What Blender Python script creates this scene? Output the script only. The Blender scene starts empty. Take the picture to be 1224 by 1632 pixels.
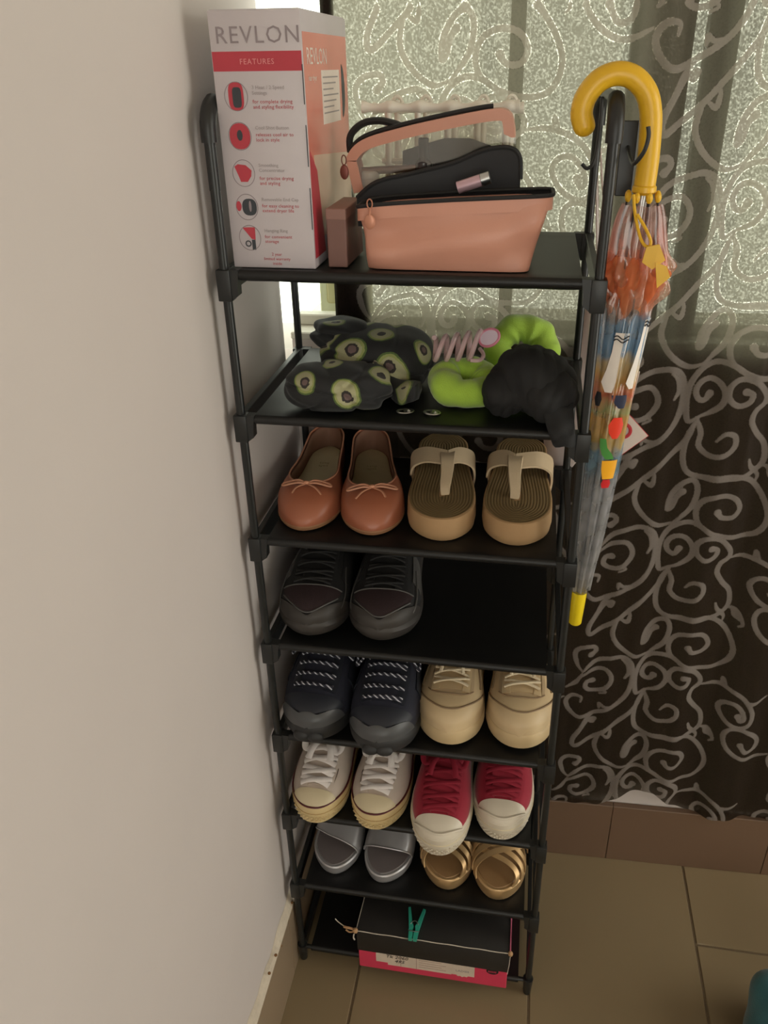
import bpy, bmesh, math, random
import numpy as np
from mathutils import Vector, Matrix

random.seed(7)
np.random.seed(7)
SC = bpy.context.scene
COL = SC.collection
PI = math.pi

# ------------------------------------------------------------------ camera
def make_camera():
    yaw, pitch, roll = -0.1641, 0.4778, -0.0127
    cy, sy = math.cos(yaw), math.sin(yaw)
    f = Vector((sy*math.cos(pitch), cy*math.cos(pitch), -math.sin(pitch)))
    r = Vector((cy, -sy, 0)); u = r.cross(f)
    c, s = math.cos(roll), math.sin(roll)
    r2 = c*r + s*u; u2 = -s*r + c*u
    cam = bpy.data.cameras.new('camera'); o = bpy.data.objects.new('camera', cam)
    COL.objects.link(o)
    m = Matrix((r2, u2, -f)).transposed().to_4x4()
    m.translation = (0.1430, -0.8839, 1.5413)
    o.matrix_world = m
    cam.sensor_fit = 'AUTO'; cam.sensor_width = 36.0
    cam.lens = 1253.6*36.0/1632.0
    cam.shift_x = -33.49/1632.0; cam.shift_y = -60.87/1632.0
    cam.clip_start = 0.02; cam.clip_end = 60
    SC.camera = o
make_camera()

# ------------------------------------------------------------------ world, light, exposure
SC.view_settings.view_transform = 'Standard'
SC.view_settings.look = 'None'
SC.view_settings.exposure = 0.0
SC.view_settings.gamma = 1.0
SC.view_settings.use_curve_mapping = False
SC.cycles.use_denoising = True
SC.cycles.max_bounces = 8
SC.cycles.diffuse_bounces = 4
SC.cycles.glossy_bounces = 3
SC.cycles.transmission_bounces = 6
SC.cycles.transparent_max_bounces = 16
SC.cycles.caustics_reflective = False
SC.cycles.caustics_refractive = False
SC.cycles.sample_clamp_indirect = 6.0

w = bpy.data.worlds.new('daylight'); SC.world = w; w.use_nodes = True
bg = w.node_tree.nodes['Background']
bg.inputs[0].default_value = (1.0, 0.985, 0.88, 1)
bg.inputs[1].default_value = 3.5

def area(name, loc, direction, sx, sy, power, color, portal=False):
    l = bpy.data.lights.new(name, 'AREA'); l.shape = 'RECTANGLE'; l.size = sx; l.size_y = sy
    l.energy = power; l.color = color
    o = bpy.data.objects.new(name, l); COL.objects.link(o)
    o.location = loc
    o.rotation_euler = Vector(direction).to_track_quat('-Z', 'Y').to_euler()
    l.cycles.is_portal = portal
    return o
area('window_portal', (0.60, 0.53, 1.70), (0, -1, 0), 2.15, 1.2, 1.0, (1, 1, 1), True)
# daylight falling through the second window, in the wall to the right of the frame
area('side_window_daylight', (2.09, -0.35, 1.20), (-1, 0, -0.05), 1.15, 2.0, 3.0, (1.0, 0.92, 0.83))
# added fill light behind the camera, brightening the shoe fronts
area('rear_fill_light', (0.75, -2.93, 1.45), (0, 1, 0), 1.5, 1.5, 0.9, (1.0, 0.94, 0.87))

# ------------------------------------------------------------------ materials
def lin(c):
    def f(v):
        v /= 255.0
        return v/12.92 if v <= 0.04045 else ((v+0.055)/1.055)**2.4
    return (f(c[0]), f(c[1]), f(c[2]), 1.0)

def new_mat(name):
    m = bpy.data.materials.new(name); m.use_nodes = True
    nt = m.node_tree
    return m, nt, nt.nodes['Principled BSDF']

def mat(name, rgb, rough=0.6, metal=0.0, var=0.12, vscale=40.0, bump=0.0, bscale=300.0, spec=0.5, sheen=0.0, coat=0.0, stretch=None):
    """procedural material: base colour (sRGB 0-255) with noise variation and fine bump"""
    m, nt, p = new_mat(name)
    c = lin(rgb)
    tc = nt.nodes.new('ShaderNodeTexCoord')
    mp = nt.nodes.new('ShaderNodeMapping'); nt.links.new(tc.outputs['Object'], mp.inputs[0])
    if stretch: mp.inputs['Scale'].default_value = stretch
    n = nt.nodes.new('ShaderNodeTexNoise'); n.inputs['Scale'].default_value = vscale; n.inputs['Detail'].default_value = 4
    nt.links.new(mp.outputs[0], n.inputs['Vector'])
    mx = nt.nodes.new('ShaderNodeMix'); mx.data_type = 'RGBA'
    mx.inputs[6].default_value = (c[0]*(1-var), c[1]*(1-var), c[2]*(1-var), 1)
    mx.inputs[7].default_value = (min(1, c[0]*(1+var)), min(1, c[1]*(1+var)), min(1, c[2]*(1+var)), 1)
    nt.links.new(n.outputs[0], mx.inputs[0]); nt.links.new(mx.outputs[2], p.inputs['Base Color'])
    p.inputs['Roughness'].default_value = rough; p.inputs['Metallic'].default_value = metal
    p.inputs['Specular IOR Level'].default_value = spec
    if sheen:
        p.inputs['Sheen Weight'].default_value = sheen
    if coat:
        p.inputs['Coat Weight'].default_value = coat
    if bump:
        n2 = nt.nodes.new('ShaderNodeTexNoise'); n2.inputs['Scale'].default_value = bscale; n2.inputs['Detail'].default_value = 2
        nt.links.new(mp.outputs[0], n2.inputs['Vector'])
        b = nt.nodes.new('ShaderNodeBump'); b.inputs['Strength'].default_value = bump; b.inputs['Distance'].default_value = 0.001
        nt.links.new(n2.outputs[0], b.inputs['Height']); nt.links.new(b.outputs[0], p.inputs['Normal'])
    return m

# ------------------------------------------------------------------ geometry helpers
class G:
    def __init__(s): s.v = []; s.f = []
    def add(s, vs, fs):
        n = len(s.v); s.v += [tuple(map(float, v)) for v in vs]; s.f += [tuple(i+n for i in f) for f in fs]; return s
    def grid(s, rows, closed=False):
        """rows: list of equal-length point lists"""
        nr, nc = len(rows), len(rows[0]); vs = [p for r in rows for p in r]; fs = []
        for i in range(nr-1):
            for j in range(nc if closed else nc-1):
                k = (j+1) % nc
                fs.append((i*nc+j, i*nc+k, (i+1)*nc+k, (i+1)*nc+j))
        return s.add(vs, fs)
    def loft(s, rings, cap=True):
        nc = len(rings[0]); n = len(s.v); s.grid(rings, True)
        if cap:
            s.f.append(tuple(n+j for j in reversed(range(nc))))
            m = n+(len(rings)-1)*nc; s.f.append(tuple(m+j for j in range(nc)))
        return s
    def tube(s, path, r, n=8, flat=1.0, up=None, closed=False, cap=True):
        P = [Vector(p) for p in path]; N = len(P); rings = []
        R = r if isinstance(r, (list, tuple)) else [r]*N
        prev = Vector(up) if up is not None else None
        for i in range(N):
            if closed: t = P[(i+1) % N]-P[i-1]
            else: t = P[min(i+1, N-1)]-P[max(i-1, 0)]
            if t.length < 1e-9: t = Vector((0, 0, 1))
            t.normalize()
            if prev is None:
                prev = Vector((0, 0, 1)) if abs(t.z) < 0.9 else Vector((1, 0, 0))
            base = Vector(up) if up is not None else prev
            nn = base - t*base.dot(t)
            if nn.length < 1e-6: nn = t.orthogonal()
            nn.normalize(); b = t.cross(nn); prev = nn
            rings.append([P[i] + (nn*math.sin(2*PI*k/n)*flat + b*math.cos(2*PI*k/n))*R[i] for k in range(n)])
        if closed:
            rings.append(rings[0])
            return s.grid(rings, True)
        return s.loft(rings, cap)
    def box(s, lo, hi, bev=0.0, seg=2, mtx=None):
        bm = bmesh.new(); bmesh.ops.create_cube(bm, size=1)
        for v in bm.verts:
            v.co = Vector([lo[i] + (v.co[i]+0.5)*(hi[i]-lo[i]) for i in range(3)])
        if bev > 0:
            bmesh.ops.bevel(bm, geom=list(bm.edges), offset=bev, segments=seg, profile=0.5, affect='EDGES')
        if mtx is not None: bm.transform(mtx)
        bm.verts.index_update()
        s.add([v.co for v in bm.verts], [[v.index for v in f.verts] for f in bm.faces]); bm.free()
        return s
    def lathe(s, prof, n=24, c=(0, 0, 0), mtx=None):
        rings = []
        for r, z in prof:
            ring = [Vector((r*math.cos(2*PI*k/n), r*math.sin(2*PI*k/n), z)) for k in range(n)]
            if mtx is not None: ring = [mtx @ p for p in ring]
            rings.append([p+Vector(c) for p in ring])
        return s.loft(rings, True)
    def prism(s, pts, d, origin=None):
        """polygon pts (3D, planar) extruded along d"""
        d = Vector(d); n = len(pts); P = [Vector(p) for p in pts]
        return s.add(P+[p+d for p in P], [tuple(range(n)), tuple(range(2*n-1, n-1, -1))] + [(i, i+n, (i+1) % n+n, (i+1) % n) for i in range(n)])
    def ball(s, c, r, n=12, m=8):
        rx, ry, rz = r if isinstance(r, (tuple, list)) else (r, r, r)
        rings = []
        for i in range(m+1):
            a = -PI/2+PI*i/m; a = max(-1.5, min(1.5, a))
            rings.append([(c[0]+rx*math.cos(a)*math.cos(2*PI*k/n), c[1]+ry*math.cos(a)*math.sin(2*PI*k/n), c[2]+rz*math.sin(a)) for k in range(n)])
        return s.loft(rings, True)

def ob(name, g, material, parent=None, smooth=True, label=None, kind=None, ang=40, origin=None, weld=False, world=False):
    """world=True: the points are scene coordinates, moved into the parent's (or the given origin's) frame"""
    me = bpy.data.meshes.new(name)
    if isinstance(g, G):
        vs, fs = g.v, g.f
        off = None
        if world and parent is not None: off = Vector(parent.location)
        elif origin is not None: off = Vector(origin)
        if off is not None: vs = [(v[0]-off.x, v[1]-off.y, v[2]-off.z) for v in vs]
        me.from_pydata(vs, [], fs)
        bm = bmesh.new(); bm.from_mesh(me)
        if weld: bmesh.ops.remove_doubles(bm, verts=bm.verts, dist=1e-5)
        bmesh.ops.recalc_face_normals(bm, faces=bm.faces)
        bm.to_mesh(me); bm.free()
    else:
        me = g
    if smooth:
        me.polygons.foreach_set('use_smooth', [True]*len(me.polygons))
        me.set_sharp_from_angle(angle=math.radians(ang))
    me.materials.clear(); me.materials.append(material)
    o = bpy.data.objects.new(name, me); COL.objects.link(o)
    if parent is not None: o.parent = parent
    elif origin is not None: o.location = origin
    if label: o['label'] = label
    if kind: o['kind'] = kind
    return o

def tag(o, label, cat, group=None):
    o['label'] = label; o['category'] = cat
    if group: o['group'] = group
    return o

def thing(name, label, cat, loc=(0, 0, 0), rz=0.0, group=None):
    o = bpy.data.objects.new(name, None); COL.objects.link(o)
    o.empty_display_size = 0.05
    o.location = loc; o.rotation_euler = (0, 0, rz)
    return tag(o, label, cat, group)

def setting(name, loc=(0, 0, 0)):
    o = bpy.data.objects.new(name, None); COL.objects.link(o); o['kind'] = 'structure'; o.location = loc
    o.empty_display_size = 0.05
    return o

def spl(ts, vs):
    """smooth interpolation through control values (monotone-ish cubic)"""
    ts = list(ts); vs = list(vs); n = len(ts)
    d = [(vs[i+1]-vs[i])/(ts[i+1]-ts[i]) for i in range(n-1)]
    m = [d[0]]+[0 if d[i-1]*d[i] <= 0 else 2*d[i-1]*d[i]/(d[i-1]+d[i]) for i in range(1, n-1)]+[d[-1]]
    def f(t):
        if t <= ts[0]: return vs[0]
        if t >= ts[-1]: return vs[-1]
        i = max(k for k in range(n-1) if ts[k] <= t)
        h = ts[i+1]-ts[i]; x = (t-ts[i])/h
        return (vs[i]*(1+2*x)*(1-x)**2 + h*m[i]*x*(1-x)**2 + vs[i+1]*x*x*(3-2*x) + h*m[i+1]*x*x*(x-1))
    return f

def crom(pts, k=6, closed=False):
    """Catmull-Rom through points"""
    P = [Vector(p) for p in pts]; n = len(P); out = []
    for i in range(n if closed else n-1):
        if closed: a, b, c, d = P[i-1], P[i], P[(i+1) % n], P[(i+2) % n]
        else: a, b, c, d = P[max(i-1, 0)], P[i], P[i+1], P[min(i+2, n-1)]
        for j in range(k):
            t = j/k
            out.append(0.5*((2*b)+(c-a)*t+(2*a-5*b+4*c-d)*t*t+(3*b-a-3*c+d)*t**3))
    if not closed: out.append(P[-1])
    return out

def text_mesh(body, size, align='LEFT', extrude=0.0, spacing=1.0, shear=0.0, line=1.0):
    c = bpy.data.curves.new('lettering', 'FONT'); c.body = body; c.size = size; c.align_x = align; c.extrude = extrude
    c.space_character = spacing; c.shear = shear; c.space_line = line; c.resolution_u = 2
    o = bpy.data.objects.new('lettering', c); COL.objects.link(o)
    dg = bpy.context.evaluated_depsgraph_get()
    me = bpy.data.meshes.new_from_object(o.evaluated_get(dg))
    bpy.data.objects.remove(o); bpy.data.curves.remove(c)
    return me

def lettering(body, size, material, parent, loc, rot, align='LEFT', sx=1.0, name='lettering', **kw):
    me = text_mesh(body, size, align, **kw)
    me.materials.clear(); me.materials.append(material)
    o = bpy.data.objects.new(name, me); COL.objects.link(o); o.parent = parent
    o.location = loc; o.rotation_euler = rot; o.scale = (sx, 1, 1)
    return o

# common materials
M_black = mat('black_plastic', (30, 31, 31), 0.42, var=0.15)
M_shelf = mat('black_nonwoven_fabric', (15, 15, 15), 0.46, var=0.25, vscale=90, bump=0.15, bscale=900, spec=0.45)
M_rod = mat('black_coated_tube', (28, 30, 30), 0.35, var=0.1)
M_ink = mat('black_ink', (22, 20, 20), 0.7)
M_white = mat('white_paint', (225, 222, 215), 0.55, var=0.04)
M_steel = mat('steel', (200, 200, 200), 0.3, metal=1.0, var=0.05)

# ------------------------------------------------------------------ room
WX = -0.236                       # left wall plane
SK = 0.03                         # the back wall stands slightly askew to the rack
def yb(x): return 0.310+SK*x      # back wall face
BW = Matrix.Translation((0, 0.310, 0)) @ Matrix(((1, 0, 0, 0), (SK, 1, 0, 0), (0, 0, 1, 0), (0, 0, 0, 1)))
SILL, HEAD = 1.165, 2.25
M_wall = mat('wall_paint', (206, 197, 193), 0.7, var=0.03, vscale=6, bump=0.05, bscale=500)
M_wall2 = mat('wall_paint_room', (215, 203, 186), 0.8, var=0.03, vscale=6)
M_tile = mat('floor_tile', (136, 119, 92), 0.28, var=0.08, vscale=5, spec=0.45)
M_grout = mat('grout', (104, 88, 66), 0.9, var=0.2, vscale=120)
M_skirt = mat('skirting_tile', (110, 87, 70), 0.35, var=0.06, vscale=6)
M_skirtl = mat('skirting_tile_left', (150, 131, 108), 0.35, var=0.06, vscale=6)
M_mortar = mat('mortar', (204, 192, 174), 0.85, var=0.15, vscale=150)

def struct(name, g, m, parent=None, **k):
    o = ob(name, g, m, parent, smooth=False, **k)
    if parent is None: o['kind'] = 'structure'
    return o
RX, FY, CZ = 2.10, -2.9, 2.62
g = G()
g.box((WX-0.12, FY, -0.02), (WX, 0.262, CZ)); g.box((WX-0.12, 0.262, -0.02), (WX, 0.50, 1.118)); g.box((WX-0.12, 0.262, HEAD), (WX, 0.50, CZ))
g.box((WX-0.32, 0.262, 1.118), (WX-0.20, 0.50, HEAD)); g.box((WX-0.32, 0.20, 1.05), (WX-0.12, 0.262, HEAD+0.1)); g.box((WX-0.32, 0.262, 1.05), (WX-0.12, 0.50, 1.118)); g.box((WX-0.32, 0.262, HEAD), (WX-0.12, 0.50, HEAD+0.1))
struct('wall_left', g, M_wall)
g = G()
g.box((WX, 0, -0.02), (RX, 0.17, SILL-0.012), mtx=BW); g.box((WX, 0, HEAD), (RX, 0.17, CZ), mtx=BW); g.box((1.62, 0, SILL-0.012), (RX, 0.17, HEAD), mtx=BW)
struct('wall_back', g, M_wall)
g = G()
g.box((RX, FY, -0.02), (RX+0.1, 0.6, 0.15)); g.box((RX, FY, 2.25), (RX+0.1, 0.6, CZ)); g.box((RX, FY, 0.15), (RX+0.1, -0.97, 2.25)); g.box((RX, 0.27, 0.15), (RX+0.1, 0.6, 2.25))
struct('wall_right', g, M_wall2)
g = G()
g.box((WX-0.12, FY-0.1, -0.02), (RX+0.1, FY, 0.68)); g.box((WX-0.12, FY-0.1, 2.22), (RX+0.1, FY, CZ)); g.box((WX-0.12, FY-0.1, 0.68), (-0.02, FY, 2.22)); g.box((1.52, FY-0.1, 0.68), (RX+0.1, FY, 2.22))
struct('wall_front', g, M_wall2)
fill_frame = setting('fill_light_frame')  # unseen frame, made up to go round the added fill light
for x0, x1, z0, z1 in ((-0.02, 0.02, 0.68, 2.22), (1.48, 1.52, 0.68, 2.22), (0.02, 1.48, 0.68, 0.72), (0.02, 1.48, 2.18, 2.22)):
    ob('stile' if x1-x0 < 0.1 else 'rail', G().box((x0, FY-0.07, z0), (x1, FY-0.03, z1), 0.002, 1), mat('fill_frame_paint', (205, 202, 190), 0.45), fill_frame, smooth=False)
struct('ceiling', G().box((WX-0.12, FY-0.1, CZ), (RX+0.1, 0.6, CZ+0.08)), M_wall2)

# floor: a grout bed with bevelled tiles laid on it
TH = 0.008
floor = struct('floor', G().box((WX-0.1, FY-0.1, -0.06), (RX+0.1, 0.5, -0.0022)), M_grout)
TW, TL, GR = 0.3230, 0.646, 0.0044
tile_g = G().box((-TW/2+GR/2, -TL/2+GR/2, -0.006), (TW/2-GR/2, TL/2-GR/2, 0.0), 0.0012, 1)
tile0 = None
for ci in range(-1, 5):
    xa = -0.1045+ci*TW
    if ci < 0: xa = -0.1045-TW
    for rj in range(-2, 2):
        yl = 0.141+rj*TL+(0 if ci % 2 == 0 else TL/2)
        cx_, cy_ = xa+TW/2, yl+TL/2
        if cy_-TL/2 > 0.30: continue
        if tile0 is None:
            tile0 = ob('tile', tile_g, M_tile, floor, smooth=False); t = tile0
        else:
            t = tile0.copy(); COL.objects.link(t)
        t.location = (cx_, cy_, 0)
# skirting: tiles set on the walls
SH = 0.163
sb = setting('baseboard_back')
xs = [WX+0.012, -0.268+0.323, 0.378, 0.701, 1.024, 1.347, 1.67, RX]
for i in range(len(xs)-1):
    if xs[i+1]-xs[i] < 0.02: continue
    ob('tile', G().box((xs[i]+0.0004, -0.014, 0.0004), (xs[i+1]-0.0004, -0.0004, SH), 0.0012, 1, mtx=BW), M_skirt, sb, smooth=False)
sl = setting('baseboard_left')
ys = [0.292, -0.03, -0.353, -0.676, -1.0, -1.322, -1.645]
for i in range(len(ys)-1):
    ob('tile', G().box((WX+0.0004, ys[i+1]+0.0003, 0.0004), (WX+0.0115, ys[i]-0.0003, SH-0.004), 0.0012, 1), M_skirtl, sl, smooth=False)
rows = []
for i in range(90):
    y = 0.28-i*0.0214
    wv = 0.0045*math.sin(i*1.7)+0.003*math.sin(i*0.61)
    rows.append([(WX+0.0004, y, SH+0.010+wv), (WX+0.006, y, SH+0.0045+wv*0.6), (WX+0.0112, y, SH-0.0035), (WX+0.0004, y, SH-0.0035)])
ob('mortar', G().loft(rows), M_mortar, sl, smooth=False, label='uneven cream mortar line on top of the skirting tiles')
M_spot = mat('rust_spot', (120, 84, 50), 0.9)
for y, z in ((0.0, 0.161), (-0.075, 0.150), (-0.135, 0.170), (-0.1, 0.1635)):
    ob('stain', G().ball((WX+0.0100, y, z+0.004), (0.003, 0.0028, 0.0022), 8, 5), M_spot, sl, label='small brown rust spot on the mortar')

# window in the back wall
M_frame = mat('window_frame_paint', (205, 202, 190), 0.45, var=0.04)
M_framed = mat('window_mullion_brown', (92, 74, 64), 0.5, var=0.1)
mg, nt, p = new_mat('window_glass')
for n_ in list(nt.nodes):
    if n_.type != 'OUTPUT_MATERIAL': nt.nodes.remove(n_)
out = [n_ for n_ in nt.nodes if n_.type == 'OUTPUT_MATERIAL'][0]
tr = nt.nodes.new('ShaderNodeBsdfTransparent'); tr.inputs[0].default_value = (0.95, 0.98, 0.95, 1)
gl = nt.nodes.new('ShaderNodeBsdfGlossy'); gl.inputs['Roughness'].default_value = 0.05
mx = nt.nodes.new('ShaderNodeMixShader'); mx.inputs[0].default_value = 0.06
nt.links.new(tr.outputs[0], mx.inputs[1]); nt.links.new(gl.outputs[0], mx.inputs[2]); nt.links.new(mx.outputs[0], out.inputs[0])
M_glass = mg
win = setting('window_1')
def wbox(name, x0, x1, z0, z1, m, y0=0.030, y1=0.062, lab=None, par=None):
    return ob(name, G().box((x0, y0, z0), (x1, y1, z1), 0.002, 1, mtx=BW), m, par or win, smooth=False, label=lab)
wbox('sill', WX, 1.62, SILL-0.012, SILL, M_frame, -0.0070, 0.17)
for x0, x1, m_ in ((WX-0.199, WX-0.185, M_frame), (0.092, 0.112, M_framed), (0.352, 0.392, M_framed), (0.76, 0.80, M_frame), (1.16, 1.20, M_frame), (1.58, 1.619, M_frame)):
    wbox('stile', x0, x1, SILL, HEAD, m_)
mf, nt, p = new_mat('frosted_glass')
nt.nodes.remove(p); out = [n_ for n_ in nt.nodes if n_.type == 'OUTPUT_MATERIAL'][0]
df = nt.nodes.new('ShaderNodeBsdfDiffuse'); df.inputs[0].default_value = (0.35, 0.34, 0.32, 1)
tl = nt.nodes.new('ShaderNodeBsdfTranslucent'); tl.inputs[0].default_value = (0.50, 0.47, 0.43, 1)
mx = nt.nodes.new('ShaderNodeMixShader'); mx.inputs[0].default_value = 0.62
nt.links.new(df.outputs[0], mx.inputs[1]); nt.links.new(tl.outputs[0], mx.inputs[2]); nt.links.new(mx.outputs[0], out.inputs[0])
wbox('frosted_pane', 0.258, 0.334, SILL+0.018, HEAD-0.04, mf, 0.045, 0.050)
for x0, x1 in ((0.254, 0.264), (0.326, 0.334)): wbox('stile', x0, x1, SILL, HEAD, M_framed)
wbox('rail', WX, 1.58, SILL, SILL+0.018, M_frame, 0.034, 0.058)
wbox('pane', WX-0.185, WX-0.003, 1.119, SILL+0.018, M_glass, 0.045, 0.048)
wbox('rail', WX-0.17, 1.58, HEAD-0.04, HEAD, M_frame, 0.034, 0.058)
for x0, x1 in ((WX-0.17, 0.092), (0.112, 0.254), (0.334, 0.352), (0.392, 0.76), (0.80, 1.16), (1.20, 1.58)):
    wbox('pane', x0, x1, SILL+0.018, HEAD-0.04, M_glass, 0.045, 0.048)
# shutter leaf outside, seen pale through the gap at the left of the curtain
leaf = ob('shutter', G().box((-0.213, 0.10, SILL+0.001), (-0.125, 0.118, 1.262), 0.002, 1, mtx=BW), mat('shutter_paint', (232, 232, 205), 0.5, var=0.05), win, smooth=False)
ob('shutter_panel', G().box((-0.200, 0.095, SILL+0.02), (-0.14, 0.0995, 1.235), 0.003, 1, mtx=BW), mat('shutter_inlay', (222, 214, 170), 0.5, var=0.1, vscale=20), leaf, smooth=False)
win2 = setting('window_2')
for y0, y1, z0, z1 in ((-0.97, -0.93, 0.15, 2.25), (0.23, 0.27, 0.15, 2.25), (-0.93, 0.23, 0.15, 0.19), (-0.93, 0.23, 2.21, 2.25)):
    ob('stile' if y1-y0 < 0.1 else 'rail', G().box((RX+0.02, y0, z0), (RX+0.07, y1, z1), 0.002, 1), M_frame, win2, smooth=False)

# ------------------------------------------------------------------ curtain
SCROLL = [
('b', [(-23, -3), (-29, -14), (-39, -11), (-44, 2), (-38, 16), (-25, 22), (-10, 15), (-1, -1), (-4, -19), (-18, -34), (-37, -43)]),
('b', [(29, 4), (39, 0), (36, -13), (21, -19), (6, -8), (4, 10), (14, 23), (30, 24), (47, 16), (61, -2), (61, -16), (49, -27), (46, -45), (58, -66), (74, -86), (79, -113), (71, -130), (49, -143), (20, -146), (-14, -146), (-36, -139), (-46, -119), (-47, -90), (-41, -62), (-33, -43)]),
('t', [(-35, -45), (-26, -69), (-26, -91), (-9, -106), (14, -103), (27, -88), (25, -70), (10, -66), (-2, -80)]),
('t', [(-37, -44), (-49, -50), (-55, -19), (-53, 12), (-40, 37), (-19, 49), (3, 46), (27, 32), (57, 24), (87, 27), (103, 44), (107, 71), (93, 104), (71, 130), (48, 139), (18, 138), (-10, 138)]),
('b', [(26, 75), (35, 64), (53, 64), (62, 80), (51, 99), (29, 105), (5, 97), (-6, 78), (-3, 56), (13, 40)]),
('b', [(-140, 34), (-132, 44), (-138, 53), (-158, 49), (-169, 34), (-162, 6), (-151, -7)]),
('t', [(-151, -6), (-132, 18), (-107, 30), (-82, 34), (-65, 19), (-61, -20), (-68, -56), (-88, -86), (-120, -107), (-149, -121), (-169, -107), (-177, -85), (-167, -69), (-150, -69), (-150, -82)]),
('b', [(-132, -28), (-142, -31), (-144, -44), (-132, -52), (-112, -47), (-99, -27), (-100, -10), (-112, 3), (-133, -2), (-153, -19)]),
('t', [(-112, -47), (-105, -52), (-116, -58)]),
('t', [(-179, -50), (-163, -36), (-152, -12)]),
('t', [(-114, -94), (-114, -83), (-105, -89), (-91, -87)]),
('t', [(-74, -15), (-68, 1), (-73, 18), (-83, 28)]),
('t', [(-37, -56), (-48, -85), (-71, -117), (-101, -154), (-133, -184), (-153, -199), (-156, -181), (-143, -150), (-133, -123), (-120, -107)]),
('b', [(-124, -131), (-120, -123), (-133, -132), (-140, -150)]),
('t', [(-107, -162), (-113, -192), (-98, -221), (-68, -242), (-44, -235)]),
('b', [(-38, -175), (-46, -186), (-51, -206), (-57, -210), (-54, -183), (-39, -159), (-23, -154), (-15, -172), (-20, -202), (-35, -224), (-47, -238)]),
('t', [(-104, -157), (-90, -166), (-87, -147), (-95, -143)]),
('t', [(55, -112), (60, -125), (74, -141), (73, -153)]),
('b', [(139, -79), (145, -91), (151, -84), (144, -65), (129, -51), (112, -53), (104, -70), (119, -95), (145, -108), (163, -97), (164, -71), (150, -44), (131, -27), (107, -17), (85, -15), (63, -17)]),
('t', [(145, -41), (163, -46), (186, -35)]),
('t', [(102, -16), (103, 0), (110, -14)]),
('b', [(156, -151), (169, -171), (185, -168), (189, -147), (174, -126), (153, -113), (130, -114), (122, -134), (132, -161), (155, -183), (183, -191), (213, -179)]),
('b', [(101, -142), (92, -139), (88, -128), (79, -123)]),
('t', [(80, -124), (93, -127), (107, -151), (102, -160)]),
]
def hem(x): return 0.170+0.070*math.exp(-((x-0.434)/0.062)**2)+0.006*math.sin(x*21)*max(0, min(1, (x-0.5)*6))
def ycur(x, z):
    f = 0.0035*math.sin(x*62+0.6*math.sin(z*3))+0.002*math.sin(x*141+z*4)
    k = max(0.0, min(1.0, (x-0.25)/0.12))
    f -= k*0.013*(0.5+0.5*math.sin(x*47-1.2+0.5*math.sin(z*2.1)))
    d = math.exp(-((x-0.434)/0.06)**2)*max(0, 1-(z-0.17)/0.35)
    return yb(x)-0.0085-0.006+f-0.016*d*k
CX0, CX1, STEP = -0.158, 1.58, 0.002
xs = np.arange(CX0, 0.74, STEP); xs = np.concatenate([xs, np.arange(xs[-1]+0.012, CX1, 0.012)])
zs_ = np.arange(0.0, 1.46, STEP); nfine = len(zs_); zs_ = np.concatenate([zs_, np.arange(zs_[-1]+0.03, 2.03, 0.03)])   # heights above the hem
nx, nz = len(xs), len(zs_)
nxf = int((0.74-CX0)/STEP)
hemx = np.array([hem(x) for x in xs])
Xg = np.repeat(xs[None, :], nz, 0); Zg = zs_[:, None]*(2.17-hemx[None, :])/zs_[-1]+hemx[None, :]
# distance (m) to the edge of the nearest embroidered scroll, negative inside it
D = np.full((nz, nx), 0.008)
def stamp(x, z, r):
    i0 = int((x-0.014-CX0)/STEP); i1 = int((x+0.014-CX0)/STEP)+1
    i0, i1 = max(0, i0), min(nxf, i1)
    if i0 >= i1: return
    h = hem(x); sc_ = zs_[-1]/(2.17-h)
    j0 = int((z-0.014-h)*sc_/STEP)-1; j1 = int((z+0.014-h)*sc_/STEP)+3
    j0, j1 = max(0, j0), min(nfine, j1)
    if j0 >= j1: return
    d = np.hypot(Xg[j0:j1, i0:i1]-x, Zg[j0:j1, i0:i1]-z)-r
    np.minimum(D[j0:j1, i0:i1], d, out=D[j0:j1, i0:i1])
smooth_paths = []
for kind, pts in SCROLL:
    c = crom([(a/1000.0, b/1000.0, 0) for a, b in pts], 8)
    # resample evenly
    ln = [0.0]
    for a, b in zip(c, c[1:]): ln.append(ln[-1]+(b-a).length)
    n = max(4, int(ln[-1]/0.0017)); q = []
    k = 0
    for i in range(n+1):
        s_ = ln[-1]*i/n
        while k < len(c)-2 and ln[k+1] < s_: k += 1
        f_ = (s_-ln[k])/max(1e-9, ln[k+1]-ln[k])
        pnt = c[k].lerp(c[k+1], f_)
        e = s_; e2 = ln[-1]-s_
        r = 0.0046*min(1.0, 0.45+e2/0.05)
        if kind == 'b': r = max(r, 0.0062-e*0.22) if e < 0.02 else r
        else: r *= min(1.0, 0.5+e/0.04)
        q.append((pnt.x, pnt.y, r))
    smooth_paths.append(q)
for tx in range(-2, 3):
    for tz in range(-3, 6):
        ox = 0.434+tx*0.395-0.0055*(-tz); oz = 0.531+tz*0.281-tx*0.105
        if ox < CX0-0.25 or ox > 1.0 or oz > 1.85 or oz < -0.1: continue
        for q in smooth_paths:
            for (a, b, r) in q:
                stamp(ox+a, oz+b, r)
vy = np.empty_like(Xg)
for i in range(nx):
    x = xs[i]
    z = Zg[:, i]
    f = 0.0035*np.sin(x*62+0.6*np.sin(z*3))+0.002*np.sin(x*141+z*4)
    k = max(0.0, min(1.0, (x-0.25)/0.12))
    f = f-k*0.013*(0.5+0.5*np.sin(x*47-1.2+0.5*np.sin(z*2.1)))
    d = math.exp(-((x-0.434)/0.06)**2)*np.maximum(0, 1-(z-0.17)/0.35)
    vy[:, i] = yb(x)-0.0145+f-0.016*d*k-0.0006*np.clip(-D[:, i]/0.001, 0, 1)
me = bpy.data.meshes.new('curtain')
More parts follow.
